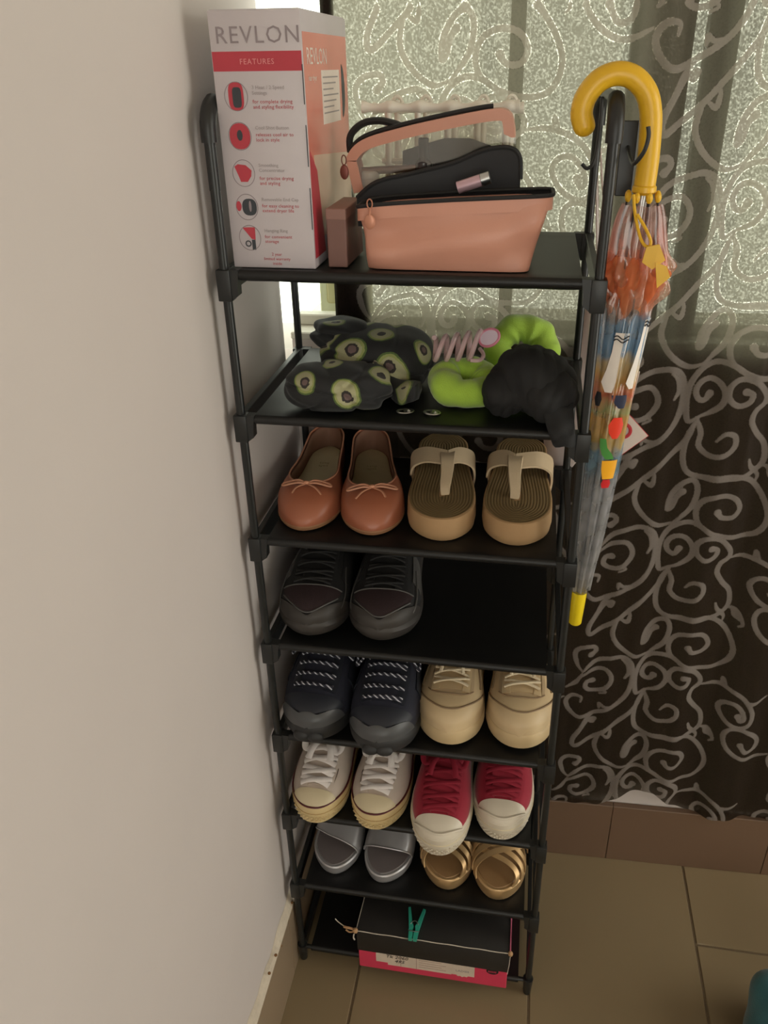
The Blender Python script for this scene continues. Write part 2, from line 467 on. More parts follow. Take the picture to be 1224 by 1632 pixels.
co = np.stack([Xg, vy, Zg], -1).reshape(-1, 3).astype(np.float32)
ii = (np.arange(nz-1)[:, None]*nx+np.arange(nx-1)[None, :]).reshape(-1)
quads = np.stack([ii, ii+1, ii+nx+1, ii+nx], -1).astype(np.int32)
me.vertices.add(len(co)); me.vertices.foreach_set('co', co.ravel())
me.loops.add(quads.size); me.loops.foreach_set('vertex_index', quads.ravel())
me.polygons.add(len(quads)); me.polygons.foreach_set('loop_start', np.arange(0, quads.size, 4, dtype=np.int32))
me.update(calc_edges=True)
at_ = me.attributes.new('scroll_edge', 'FLOAT', 'POINT'); at_.data.foreach_set('value', D.reshape(-1).astype(np.float32))
me.polygons.foreach_set('use_smooth', [True]*len(me.polygons))

def fabric_curtain():
    m, nt, p = new_mat('sheer_brown_curtain'); L = nt.links.new; N = nt.nodes.new
    nt.nodes.remove(p); out = [n for n in nt.nodes if n.type == 'OUTPUT_MATERIAL'][0]
    a = N('ShaderNodeAttribute'); a.attribute_name = 'scroll_edge'
    def maprange(v0, v1, o0, o1):
        r = N('ShaderNodeMapRange'); r.inputs[1].default_value = v0; r.inputs[2].default_value = v1; r.inputs[3].default_value = o0; r.inputs[4].default_value = o1
        L(a.outputs['Fac'], r.inputs[0]); return r
    inside = maprange(-0.0004, 0.0004, 1, 0)
    ab = N('ShaderNodeMath'); ab.operation = 'ABSOLUTE'; L(a.outputs['Fac'], ab.inputs[0])
    ed = N('ShaderNodeMapRange'); ed.inputs[1].default_value = 0.0003; ed.inputs[2].default_value = 0.0010; ed.inputs[3].default_value = 1; ed.inputs[4].default_value = 0
    L(ab.outputs[0], ed.inputs[0])
    tc = N('ShaderNodeTexCoord')
    nz1 = N('ShaderNodeTexNoise'); nz1.inputs['Scale'].default_value = 330; nz1.inputs['Detail'].default_value = 3; L(tc.outputs['Object'], nz1.inputs['Vector'])
    nz2 = N('ShaderNodeTexNoise'); nz2.inputs['Scale'].default_value = 420; nz2.inputs['Detail'].default_value = 1; L(tc.outputs['Object'], nz2.inputs['Vector'])
    # crinkled weave: patches of open threads
    cr = N('ShaderNodeMapRange'); cr.inputs[1].default_value = 0.46; cr.inputs[2].default_value = 0.72; cr.inputs[3].default_value = 0.045; cr.inputs[4].default_value = 0.20; L(nz1.outputs[0], cr.inputs[0])
    hole = N('ShaderNodeMapRange'); hole.inputs[1].default_value = 0.45; hole.inputs[2].default_value = 0.62; hole.inputs[3].default_value = 0.0; hole.inputs[4].default_value = 0.42; L(nz2.outputs[0], hole.inputs[0])
    eh = N('ShaderNodeMath'); eh.operation = 'MULTIPLY'; L(ed.outputs[0], eh.inputs[0]); L(hole.outputs[0], eh.inputs[1])
    open_ = N('ShaderNodeMath'); open_.operation = 'ADD'; open_.use_clamp = True; thin = N('ShaderNodeMath'); thin.operation = 'MULTIPLY'; ins2 = maprange(-0.0004, 0.0004, 0.45, 1.0); L(cr.outputs[0], thin.inputs[0]); L(ins2.outputs[0], thin.inputs[1]); L(thin.outputs[0], open_.inputs[0]); L(eh.outputs[0], open_.inputs[1])
    col = N('ShaderNodeMix'); col.data_type = 'RGBA'; col.inputs[6].default_value = (0.014, 0.008, 0.007, 1); col.inputs[7].default_value = (0.27, 0.235, 0.215, 1); L(inside.outputs[0], col.inputs[0])
    dif = N('ShaderNodeBsdfDiffuse'); L(col.outputs[2], dif.inputs[0])
    tl = N('ShaderNodeBsdfTranslucent'); tl.inputs[0].default_value = (0.225, 0.205, 0.152, 1)
    m1 = N('ShaderNodeMixShader'); m1.inputs[0].default_value = 0.42; L(dif.outputs[0], m1.inputs[1]); L(tl.outputs[0], m1.inputs[2])
    gl = N('ShaderNodeBsdfGlossy'); gl.inputs['Roughness'].default_value = 0.45; gl.inputs[0].default_value = (0.7, 0.6, 0.55, 1)
    m2 = N('ShaderNodeMixShader'); m2.inputs[0].default_value = 0.012; L(m1.outputs[0], m2.inputs[1]); L(gl.outputs[0], m2.inputs[2])
    tr = N('ShaderNodeBsdfTransparent'); tr.inputs[0].default_value = (1.0, 0.97, 0.86, 1)
    m3 = N('ShaderNodeMixShader'); L(open_.outputs[0], m3.inputs[0]); L(m2.outputs[0], m3.inputs[1]); L(tr.outputs[0], m3.inputs[2])
    L(m3.outputs[0], out.inputs[0])
    return m
cur = thing('curtain', 'long sheer dark brown curtain embroidered with silvery scrolls, hung over the window behind the rack', 'curtain', (0.40, 0.30, 0.17))
cp = ob('curtain_panel', me, fabric_curtain(), cur, smooth=False)
cp.location = (-0.40, -0.30, -0.17)
# opaque folded hem down the left edge
M_hem = mat('brown_satin_hem', (44, 38, 38), 0.5, var=0.2, vscale=60)
rows = []
for i in range(60):
    z = 0.175+i*0.0335
    wd = 0.058 if z < 1.18 else max(0.020, 0.058-(z-1.18)*0.10)
    rows.append([(CX0-0.002+wd*j/8.0, ycur(CX0+wd*j/8.0, z)+0.0035+0.0012*math.sin(j*1.9+z*5), z) for j in range(9)] + [(CX0-0.002+wd*j/8.0, ycur(CX0+wd*j/8.0, z)+0.0046+0.0012*math.sin(j*1.9+z*5), z) for j in range(8, -1, -1)])
ob('side_hem', G().loft(rows), M_hem, cur, world=True, label='dark folded side hem')
rod = thing('curtain_rod', 'plain curtain rod above the window carrying the brown curtain', 'curtain rod', (0.7, 0.28, 2.17))
ob('pole', G().tube([(WX+0.001, 0.2955-0.0025, 2.18), (1.7, 0.2955+0.051-0.0025, 2.18)], 0.009, 12), M_steel, rod, world=True)

# ------------------------------------------------------------------ shoe rack
S_, C_, H_ = 0.1841, 0.0072, 0.0372
RW, RD = 0.215, 0.2694
def zt(k): return S_*(8-k)+C_+H_            # top of tier k
rack = thing('shoe_rack', 'tall black eight-tier shoe rack of thin posts and fabric shelves against the white wall', 'shoe rack')
ZTOP = 1.508
for sx in (-1, 1):
    for y in (0, RD):
        g = G().tube([(sx*RW, y, 0.03), (sx*RW, y, 1.44)], 0.0057, 12)
        ob('post', g, M_rod, rack)
        # foot
        ob('foot', G().lathe([(0.0052, 0.0), (0.0066, 0.002), (0.0090, 0.036), (0.0094, 0.0444)], 14, (sx*RW, y, 0.0)), M_black, rack)
    # arched top joining front and rear post
    path = [(sx*RW, 0.0, 1.42), (sx*RW, 0.0, 1.47)]
    path += [(sx*RW, 0.030-0.030*math.cos(a), 1.481+0.030*math.sin(a)) for a in [PI/2*i/6 for i in range(7)]]
    path += [(sx*RW, RD-0.030+0.030*math.sin(a), 1.481+0.030*math.cos(a)) for a in [PI/2*i/6 for i in range(7)]]
    path += [(sx*RW, RD, 1.47), (sx*RW, RD, 1.42)]
    ob('top_arch', G().tube(path, 0.0062, 12), M_rod, rack)
    for y in (0, RD):
        q = path[:9] if y == 0 else path[-9:]
        ob('elbow', G().tube(q[1:-1], 0.0088, 12), M_black, rack)
conn = {}
for k in range(1, 8):
    z1 = zt(k); z0 = z1-H_
    for sx in (-1, 1):
        for y in (0, RD):
            key = (sx, y)
            if key not in conn:
                g = G()
                g.box((-0.0086, -0.0086, -H_), (0.0086, 0.0086, 0), 0.0015, 2)
                # flange tapering inwards under the shelf bar
                ins = -sx
                g.prism([(ins*0.0080, -0.0066, 0.0), (ins*0.0190, -0.0066, 0.0), (ins*0.0165, -0.0066, -0.018), (ins*0.0160, -0.0066, -0.030), (ins*0.0080, -0.0066, -H_+0.001)], (0, 0.0132, 0))
                conn[key] = ob('connector', g, M_black, rack, ang=30); c = conn[key]
            else:
                c = conn[key].copy(); COL.objects.link(c)
            c.location = (sx*RW, y, z1)
        
sp = {}
for k in range(1, 9):
    z1 = zt(k)
    for sx in (-1, 1):
        if sx not in sp:
            g = G().box((-0.0022, 0.0085, -0.030), (0.0022, RD-0.0085, -0.001), 0.0008, 1)
            g.box((-0.0040, 0.0085, -0.0045), (0.0040, RD-0.0085, 0.0), 0.0008, 1)
            sp[sx] = ob('side_panel', g, M_black, rack, smooth=False); o = sp[sx]
        else:
            o = sp[sx].copy(); COL.objects.link(o)
        o.location = (sx*RW, 0, z1)
# fabric shelf: sleeve over a front and a rear rod with a panel between
SWX = 0.197
def shelf_geo():
    rows = []
    for i in range(33):
        x = -SWX+2*SWX*i/32
        sag = 0.0022*math.sin(PI*i/32)+0.0006*math.sin(i*1.3)
        prof = []
        r = 0.0062
        # around the front rod, over the top, along the panel, round the rear rod and back underneath
        prof.append((x, 0.004, -0.0142-sag*0.4))
        for a in (-80, -110, -145, -180, -215, -250, -270):
            aa = math.radians(a); prof.append((x, 0.0+r*math.cos(aa), -0.0062+r*math.sin(aa)))
        for j in range(1, 12):
            y = RD*j/12; prof.append((x, y, -0.0010-sag*math.sin(PI*j/12)))
        for a in (90, 50, 0, -50, -90):
            aa = math.radians(a); prof.append((x, RD+r*math.cos(aa), -0.0062+r*math.sin(aa)))
        for j in range(11, 0, -1):
            y = RD*j/12; prof.append((x, y, -0.0034-sag*math.sin(PI*j/12)))
        rows.append(prof)
    return G().loft(rows)
rodm = G().tube([(-RW+0.004, 0, 0), (RW-0.004, 0, 0)], 0.0040, 10)
s0 = r0 = None
for k in range(1, 9):
    z1 = zt(k)
    if s0 is None:
        s0 = ob('shelf', shelf_geo(), M_shelf, rack); s = s0
        r0 = ob('rod', rodm, M_rod, rack); r1 = r0
        r2 = r0.copy(); COL.objects.link(r2)
    else:
        s = s0.copy(); COL.objects.link(s)
        r1 = r0.copy(); r2 = r0.copy(); COL.objects.link(r1); COL.objects.link(r2)
    s.location = (0, 0, z1); r1.location = (0, 0, z1-0.0062); r2.location = (0, RD, z1-0.0062)
# hook strip clipped on the outside of the right top frame
g = G().box((0.2260, 0.050, 1.412), (0.2440, 0.0535, 1.488), 0.001, 1)
g.box((0.2205, 0.050, 1.470), (0.2262, 0.0533, 1.480), 0.0008, 1)
ob('hook_plate', g, M_black, rack, smooth=False)
ob('hook', G().tube(crom([(0.2345, 0.0505, 1.462), (0.2350, 0.020, 1.455), (0.2355, -0.012, 1.452), (0.2385, -0.022, 1.456), (0.2435, -0.026, 1.466), (0.2455, -0.026, 1.478), (0.2440, -0.026, 1.487)], 5), 0.0021, 8), M_black, rack)
ob('hook', G().tube(crom([(0.2085, 0.14, 1.508), (0.209, 0.14, 1.47), (0.206, 0.138, 1.440), (0.199, 0.137, 1.431), (0.192, 0.137, 1.436)], 4), 0.0022, 8), M_black, rack)

# ------------------------------------------------------------------ shoes
def sgn(a): return -1.0 if a < 0 else 1.0
class Last:
    """a shoe form: toe towards -y, heel towards +y, x to the right; t runs heel(0)->toe(1), a runs side(-1)->side(1)"""
    def __init__(s, L, wl, wr, h, zb=0.0, spring=None, toe=0.70, heel=0.13, p=0.85, q=0.6, n=2.2, bend=0.0, htoe=0.80, hp=2.4):
        s.L = L; s.wl = spl(*wl); s.wr = spl(*wr); s.h = spl(*h); s.zb = zb
        s.spring = spl(*spring) if spring else (lambda t: 0.0)
        s.toe, s.heel, s.p, s.q, s.n, s.bend, s.htoe, s.hp = toe, heel, p, q, n, bend, htoe, hp
    def cap(s, t, t1, n):
        if t <= t1: return 1.0
        return max(0.0, 1-((t-t1)/(1-t1))**n)**(1.0/n)
    def edge(s, t):
        e = s.cap(t, s.toe, s.n)*s.cap(1-t, 1-s.heel, 2.0)
        b = s.bend*(t-0.4)**2
        return b-s.wl(t)*e, b+s.wr(t)*e
    def S(s, t, a, off=0.0):
        xl, xr = s.edge(t); mid = (xl+xr)/2; half = (xr-xl)/2+off
        th = a*PI/2
        H = s.h(t)*s.cap(t, s.htoe, s.hp)+off
        return Vector((mid+half*sgn(a)*abs(math.sin(th))**s.p, s.L/2-t*s.L-off*(2*t-1), s.zb+s.spring(t)+H*max(0.0, math.cos(th))**s.q))
    def ring(s, z, off=0.0, N=30):
        left, right = [], []
        for i in range(N+1):
            t = (1-math.cos(PI*i/N))/2
            xl, xr = s.edge(t); y = s.L/2-t*s.L-off*(2*t-1)
            zz = z+s.spring(t)
            o2 = off*math.sqrt(max(0, 1-(2*t-1)**6)) if off > 0 else off
            left.append(Vector((min(xl-o2, (xl+xr)/2), y, zz))); right.append(Vector((max(xr+o2, (xl+xr)/2), y, zz)))
        return left+right[::-1][1:-1]
    def sole(s, levels, N=30):
        """levels: [(z, outward offset)] from bottom to top"""
        return G().loft([s.ring(z, o, N) for z, o in levels])
    def strip(s, z, r, off=0.0, t0=0.0, n=6, N=40, flat=1.0):
        return G().tube(s.ring(z, off, N), r, n, closed=True, flat=flat, up=(0, 0, 1))
    def upper(s, ao, to, N=36, M=12, off=0.0):
        g = G()
        for sd in (-1, 1):
            rows = []
            for i in range(N+1):
                t = (1-math.cos(PI*i/N))/2
                A = ao(t) if t < to else 0.0
                rows.append([s.S(t, sd*(A+(1-A)*j/M), off) for j in range(M+1)])
            g.grid(rows)
        return g
    def rim(s, ao, to, off=0.001, n=40):
        pts = []
        for sd in (-1, 1):
            seq = []
            for i in range(n+1):
                t = to*(1-math.cos(PI*i/n))/2
                seq.append(s.S(t, sd*(ao(t) if t < to*0.9999 else 0.0), off))
            pts += seq if sd < 0 else seq[::-1][1:-1]
        return pts
    def patch(s, t0, t1, a0, a1, off, thick=0.0025, nt=10, na=12):
        top, bot = [], []
        for j in range(na+1):
            a = a0+(a1-a0)*j/na
            r1, r2 = [], []
            for i in range(nt+1):
                t = t0(a)+(t1(a)-t0(a))*i/nt
                r1.append(s.S(min(1, t), a, off)); r2.append(s.S(min(1, t), a, off-thick))
            top.append(r1); bot.append(r2)
        rings = [top[j]+bot[j][::-1] for j in range(na+1)]
        return G().loft(rings)
    def line(s, tf, a0, a1, off, r, n=24, flat=1.0):
        return G().tube([s.S(min(1, tf(a0+(a1-a0)*i/n)), a0+(a1-a0)*i/n, off) for i in range(n+1)], r, 6, flat=flat, up=(0, 0, 1))
    def side(s, af, t0, t1, off, r, n=30, flat=1.0):
        return G().tube([s.S(t0+(t1-t0)*i/n, af(t0+(t1-t0)*i/n), off) for i in range(n+1)], r, 6, flat=flat, up=(0, 0, 1))
    def laces(s, ts, aw, off, r, flat=0.5, slant=0.03, cross=True, jitter=0.0, bow=None, rnd=None):
        g = G(); rnd = rnd or random.Random(3)
        for k, t in enumerate(ts):
            dirs = (1, -1) if cross else ((1,) if k % 2 == 0 else (-1,))
            for m_, d in enumerate(dirs):
                jj = rnd.uniform(-jitter, jitter)
                path = []
                for i in range(11):
                    u = i/10.0; a = (-aw+2*aw*u)*d
                    tt = t+slant*(u-0.5)*(1 if cross else -1)*1.0+jj*math.sin(PI*u)
                    path.append(s.S(tt, a, off+0.0022*math.sin(PI*u)+0.0012*m_))
                g.tube(path, r, 8, flat=flat, up=(0, 0, 1))
        if bow:
            t, wd, dr = bow
            c = s.S(t, 0, off+0.006)
            for sd in (-1, 1):
                p = [c, c+Vector((sd*wd*0.5, -0.006, 0.006)), c+Vector((sd*wd, -dr*0.5, 0.001)), c+Vector((sd*wd*0.85, -dr, -0.004)), c+Vector((sd*wd*0.35, -dr*0.6, 0.002)), c]
                g.tube(crom(p, 6), r, 8, flat=flat, up=(0, 0, 1))
                q = [c, c+Vector((sd*wd*0.45, -dr*0.9, 0.002)), c+Vector((sd*wd*0.6, -dr*1.6, -0.006))]
                g.tube(crom(q, 6), r, 8, flat=flat, up=(0, 0, 1))
            g.ball(c, (0.005, 0.005, 0.0035), 8, 6)
        return g

def place(root, toe, heel, L, z):
    """set the shoe so that its sole runs from heel to toe (x, y)"""
    tx, ty = toe; hx, hy = heel
    d = Vector((tx-hx, ty-hy)); d.normalize()
    c = Vector((tx, ty))-d*(L/2)
    root.location = (c.x, c.y, z)
    root.rotation_euler = (0, 0, math.atan2(d.x, -d.y))

def ao_shape(A, to, pw=0.5, back=1.0):
    return lambda t: A*(max(0.0, 1-(t/to)**2.2)**pw)*(back+(1-back)*min(1, t/(0.3)))

# ---- ballet flats
M_tan = mat('tan_leather', (160, 96, 70), 0.38, var=0.12, vscale=25, bump=0.15, bscale=700)
M_tanedge = mat('tan_leather_piping', (196, 138, 108), 0.5)
M_insole = mat('cream_insole', (206, 190, 150), 0.6, var=0.08, vscale=50)
M_tansole = mat('tan_sole', (150, 108, 76), 0.6)
M_liner = mat('pink_beige_lining', (150, 112, 92), 0.6)
M_stamp = mat('faded_stamp', (166, 146, 108), 0.7)
def ballet(m, label, toe, heel):
    L = 0.262
    f = Last(L, ([0, .15, .4, .7, .85, 1], [.024, .029, .033, .0455, .0465, .043]), ([0, .15, .4, .7, .85, 1], [.024, .029, .034, .0465, .0475, .044]),
             ([0, .1, .3, .5, .7, .8, .9, 1], [.072, .064, .049, .042, .041, .0395, .035, .028]), zb=0.009, toe=0.72, p=0.9, q=0.50, n=2.1, htoe=0.80, hp=2.1)
    r = thing('ballet_flat', label, 'shoe', group='tan ballet flats on the third tier')
    ob('sole', f.sole([(0.0, -0.004), (0.002, -0.001), (0.007, 0.0005), (0.009, -0.001)]), M_tansole, r)
    ao = ao_shape(0.80, 0.785, 0.42)
    ob('upper', f.upper(ao, 0.785), M_tan, r, weld=True, ang=60)
    ob('lining', f.upper(ao, 0.785, off=-0.0018), M_liner, r, weld=True, ang=60)
    ob('piping', G().tube(f.rim(ao, 0.785), 0.0014, 6, closed=True), M_tanedge, r, label='paler leather piping round the opening')
    ins = ob('insole', f.sole([(0.0095, -0.003), (0.0110, -0.0035)]), M_insole, r)
    lettering('soft\nflats', 0.010, M_stamp, ins, (0, L/2-0.075, 0.0112), (0, 0, PI), 'CENTER', extrude=0.0001)
    g = G()
    c = f.S(0.805, 0, 0.003)
    for sd in (-1, 1):
        p = [c, c+Vector((sd*0.012, 0.0035, 0.0035)), c+Vector((sd*0.031, 0.003, -0.001)), c+Vector((sd*0.034, -0.002, -0.003)), c+Vector((sd*0.014, -0.001, 0.0015)), c]
        g.tube(crom(p, 6), 0.0019, 6, flat=0.7)
        q = [c, f.S(0.835, sd*0.16, 0.003), f.S(0.870, sd*(0.34 if sd*m < 0 else 0.26), 0.0022)]
        g.tube(crom(q, 6), 0.0018, 6, flat=0.6)
    g.ball(c+Vector((0, 0, 0.0015)), (0.0045, 0.0035, 0.003), 10, 6)
    ob('bow', g, M_tanedge, r, label='thin leather cord bow on the vamp')
    place(r, toe, heel, L, zt(3)-0.0005)
ballet(-1, 'tan leather ballet flat with a thin bow, next to the wall on the third tier', (-0.153, 0.020), (-0.176, 0.28))
ballet(1, 'tan leather ballet flat with a thin bow, beside the beige thong sandals', (-0.053, 0.022), (-0.105, 0.276))

# ---- thong sandals
def groove_mat():
    m, nt, p = new_mat('ribbed_tan_footbed')
    L_ = nt.links.new; N = nt.nodes.new
    a = N('ShaderNodeAttribute'); a.attribute_name = 'rib'
    md = N('ShaderNodeMath'); md.operation = 'SINE'
    mul = N('ShaderNodeMath'); mul.operation = 'MULTIPLY'; mul.inputs[1].default_value = 2*PI/0.0042
    L_(a.outputs['Fac'], mul.inputs[0]); L_(mul.outputs[0], md.inputs[0])
    r = N('ShaderNodeMapRange'); r.inputs[1].default_value = -1; r.inputs[2].default_value = 1; L_(md.outputs[0], r.inputs[0])
    mx = N('ShaderNodeMix'); mx.data_type = 'RGBA'; mx.inputs[6].default_value = lin((112, 92, 60)); mx.inputs[7].default_value = lin((138, 115, 76)); L_(r.outputs[0], mx.inputs[0])
    L_(mx.outputs[2], p.inputs['Base Color']); p.inputs['Roughness'].default_value = 0.75
    b = N('ShaderNodeBump'); b.inputs['Strength'].default_value = 0.5; b.inputs['Distance'].default_value = 0.0012
    L_(r.outputs[0], b.inputs['Height']); L_(b.outputs[0], p.inputs['Normal'])
    return m
M_rib = groove_mat()
M_eva = mat('tan_foam_sole', (174, 140, 100), 0.7, var=0.08, vscale=30, bump=0.2, bscale=500)
M_strap = mat('beige_strap', (202, 180, 148), 0.55, var=0.08, vscale=40, bump=0.15, bscale=600)
def sweep_strap(pts, w0, w1, th, k=8):
    """flat strap along pts with width w0->w1 along the tangent-perpendicular in plan"""
    c = crom(pts, k); n = len(c)
    rings = []
    for i, p in enumerate(c):
        t = (c[min(i+1, n-1)]-c[max(i-1, 0)]).normalized()
        up = Vector((0, 0, 1)); up = (up-t*up.dot(t))
        if up.length < 0.05: up = Vector((1, 0, 0))
        up.normalize()
        sd = t.cross(up).normalized(); w = (w0+(w1-w0)*i/(n-1))/2
        rings.append([p+sd*w, p+sd*w*0.9+up*th, p-sd*w*0.9+up*th, p-sd*w])
    return rings
def thong(m, label, toe, heel):
    L = 0.262
    f = Last(L, ([0, .15, .4, .7, .85, 1], [.038, .039, .040, .048 if m < 0 else .047, .0495 if m < 0 else .048, .043]), ([0, .15, .4, .7, .85, 1], [.038, .039, .040, .047 if m < 0 else .048, .048 if m < 0 else .0495, .043]),
             ([0, 1], [.02, .02]), toe=0.70, heel=0.16, n=2.5)
    r = thing('thong_sandal', label, 'sandal', group='beige thong sandals on the third tier')
    def zz(t): return 0.036+0.010*(1-t)-0.003*math.sin(PI*t)
    f.spring = lambda t: 0.0
    rings = []
    for fr, o in ((0.0, -0.003), (0.08, -0.0005), (0.35, 0.001), (0.7, 0.0005), (0.97, 0.0), (1.0, -0.0012)):
        ring = f.ring(0.0, o)
        rings.append([Vector((p.x, p.y, fr*zz((L/2-p.y)/L))) for p in ring])
    ob('sole', G().loft(rings), M_eva, r)
    # ribbed footbed with the distance to the rim as an attribute
    gg = G(); rib = []
    rows = []
    for q in range(13):
        u = q/12.0
        ring = f.ring(0.0, -0.0022)
        cy = [Vector((0, max(-L/2+0.045, min(L/2-0.04, p.y)), 0)) for p in ring]
        row = []
        for p, c in zip(ring, cy):
            v = Vector((p.x, p.y, 0)).lerp(Vector((c.x+0.0, c.y, 0)), u)
            t = max(0, min(1, (L/2-v.y)/L)); row.append((v.x, v.y, zz(t)+0.0006-0.0004*(u > 0.9)))
            rib.append((v-Vector((p.x, p.y, 0))).length)
        rows.append(row)
    gg.grid(rows, True)
    o = ob('footbed', gg, M_rib, r)
    at = o.data.attributes.new('rib', 'FLOAT', 'POINT'); at.data.foreach_set('value', rib)
    # straps: two bands meeting over the toe post
    yc, zc = 0.018, zz(0.5)+0.034
    cx = 0.007*m*-1
    post = (0.004*m*-1, -0.062, zz(0.75)-0.002)
    A = [(-0.0445, 0.016, zz(0.45)-0.016), (-0.0462, 0.015, zz(0.45)+0.004), (-0.040, 0.012, zz(0.45)+0.018), (-0.022, 0.002, zz(0.5)+0.029), (cx, -0.010, zz(0.5)+0.030)]
    B = [(0.0445, 0.016, zz(0.45)-0.016), (0.0462, 0.015, zz(0.45)+0.004), (0.041, 0.012, zz(0.45)+0.018), (0.024, 0.002, zz(0.5)+0.029), (cx, -0.010, zz(0.5)+0.030)]
    wd = Vector((0, 0.90, 0.43))
    for P in (A, B):
        c = crom(P, 7); rings = []
        for i, q in enumerate(c):
            t = (c[min(i+1, len(c)-1)]-c[max(i-1, 0)]).normalized()
            nn = t.cross(wd).normalized()
            if nn.z < 0 or (abs(nn.z) < .2 and nn.x*q.x < 0): nn = -nn
            w_ = 0.017-0.003*i/(len(c)-1)
            rings.append([q+wd*w_, q+wd*w_*.94+nn*.0028, q-wd*w_*.94+nn*.0028, q-wd*w_])
        ob('strap', G().loft(rings), M_strap, r, ang=50)
    zc = zz(0.5)+0.032
    g = G()
    g.loft(sweep_strap([(cx, 0.004, zc+0.0005), (cx, -0.016, zc-0.001), (cx*0.9, -0.034, zc-0.012), (post[0], -0.054, zz(0.7)+0.008), post], 0.024, 0.012, 0.0034))
    ob('toe_strap', g, M_strap, r, ang=50)
    g = G()
    for dx in (-0.004, 0.0, 0.004):
        g.tube(crom([(cx+dx*1.2, -0.014, zc+0.0026), (cx*0.9+dx, -0.034, zc-0.0088), (post[0]+dx*0.6, -0.055, zz(0.7)+0.0105)], 5), 0.0009, 5)
    ob('strap_pleats', g, M_strap, r)
    place(r, toe, heel, L, zt(3)-0.0005)
thong(-1, 'beige thong sandal with a thick foam sole, beside the tan ballet flats', (0.042, 0.022), (0.014, 0.29))
thong(1, 'beige thong sandal with a thick foam sole, at the right end of its tier', (0.140, 0.024), (0.143, 0.295))

# ---- laced shoes: a shared builder
def sneaker(kind, m, cat_label, group, toe, heel, k, P):
    L = P['L']; W = P['W']
    wi = [x*W for x in (.36, .40, .40, .47, .50, .46)]; wo = [x*W for x in (.36, .40, .42, .51, .53, .48)]
    wl, wr = (wo, wi) if m < 0 else (wi, wo)
    T = [0, .15, .4, .68, .82, 1]
    f = Last(L, (T, wl), (T, wr), P['h'], zb=P['zb'], spring=P.get('spring'), toe=P.get('toe', .66), p=P.get('p', .82), q=P.get('q', .58), n=P.get('n', 2.2), htoe=P.get('htoe', .80), hp=P.get('hp', 2.3))
    r = thing(kind, cat_label, 'shoe', group=group)
    f.k = P
    ob('sole', f.sole(P['sole']), P['m_sole'], r, ang=35)
    to = P.get('to', .52)
    ao = ao_shape(P.get('ao', .46), to, 0.35)
    ob('upper', f.upper(ao, to), P['m_up'], r, weld=True, ang=60)
    ob('lining', f.upper(ao, to, off=-0.003), P['m_lin'], r, weld=True, ang=60)
    ob('collar', G().tube(f.rim(ao, to, 0.0005), P.get('collar', .003), 8, closed=True), P.get('m_col', P['m_up']), r)
    ob('insole', f.sole([(P['zb']+0.001, -0.004), (P['zb']+0.004, -0.004)]), P['m_lin'], r)
    ob('tongue', f.patch(lambda a: .22+0.05*a*a, lambda a: P.get('tt', .70), -.20, .20, P.get('toff', .004), 0.005, 12, 8), P.get('m_ton', P['m_up']), r)
    place(r, toe, heel, L, zt(k)-0.0005)
    return r, f
TK = [0, .1, .3, .45, .55, .68, .8, .9, 1]

# dark running shoes, fourth tier
M_dgrey = mat('dark_grey_rubber', (52, 48, 45), 0.55, var=0.2, vscale=60)
M_dup = mat('black_knit_mesh', (32, 31, 31), 0.8, var=0.3, vscale=200, bump=0.5, bscale=1400)
M_maroon = mat('dark_maroon_mesh', (44, 28, 30), 0.8, var=0.3, vscale=300, bump=0.5, bscale=1500)
M_greyov = mat('grey_overlay', (78, 76, 74), 0.5, var=0.1)
M_blk = mat('black_lining', (26, 25, 25), 0.85)
M_blace = mat('black_lace', (34, 33, 33), 0.8, bump=0.3, bscale=1500)
RUN = dict(L=.272, W=.107, zb=.026, h=(TK, [.070, .066, .064, .066, .062, .050, .040, .036, .031]), sole=[(0, -.010), (.004, -.003), (.014, .002), (.022, .0035), (.028, .001), (.031, -.002)],
           spring=([0, .6, .85, 1], [0, 0, .002, .009]), m_sole=M_dgrey, m_up=M_dup, m_lin=M_blk, to=.5, collar=.005)
def runner(m, lab, toe, heel):
    r, f = sneaker('running_shoe', m, lab, 'dark running shoes on the fourth tier', toe, heel, 4, RUN)
    ob('toe_bumper', f.patch(lambda a: .985-.22*abs(a)**1.7, lambda a: 1.0, -.98, .98, .0022, .003, 8, 28), M_dgrey, r)
    ob('toe_panel', f.patch(lambda a: .80, lambda a: .972-.24*abs(a/.62)**2.4*.55, -.60, .60, .0014, .002, 8, 14), M_maroon, r, label='dark maroon mesh toe panel')
    ob('toe_trim', f.line(lambda a: .974-.24*abs(a/.62)**2.4*.55, -.60, .60, .0018, .0013), M_greyov, r)
    ob('toe_trim', f.line(lambda a: .798, -.6, .6, .0018, .0012), M_greyov, r)
    for sd in (-1, 1):
        ob('side_overlay', f.patch(lambda a: .50, lambda a: .68+.06*abs(a), sd*.50, sd*.86, .0016, .002, 6, 5), M_greyov if sd == m else M_dup, r)
        ob('side_piping', f.side(lambda t: sd*(.58+.30*((t-.62)/.25)**2), .62, .87, .0018, .0012), M_greyov, r)
        ob('eyestay', f.patch(lambda a: .40, lambda a: .79, sd*.16, sd*.34, .0022, .003, 8, 3), M_dup, r)
    ob('laces', f.laces([.54, .60, .66, .72, .77], .27, .0055, .0028, .6, .03, True, .004, (.44, .034, .03), random.Random(m+5)), M_blace, r)
runner(-1, 'black running shoe with maroon toe panel, nearest the wall on the fourth tier', (-.153, .004), (-.163, .27))
runner(1, 'black running shoe with maroon toe panel, on the fourth tier beside its bare half', (-.047, .008), (-.060, .275))

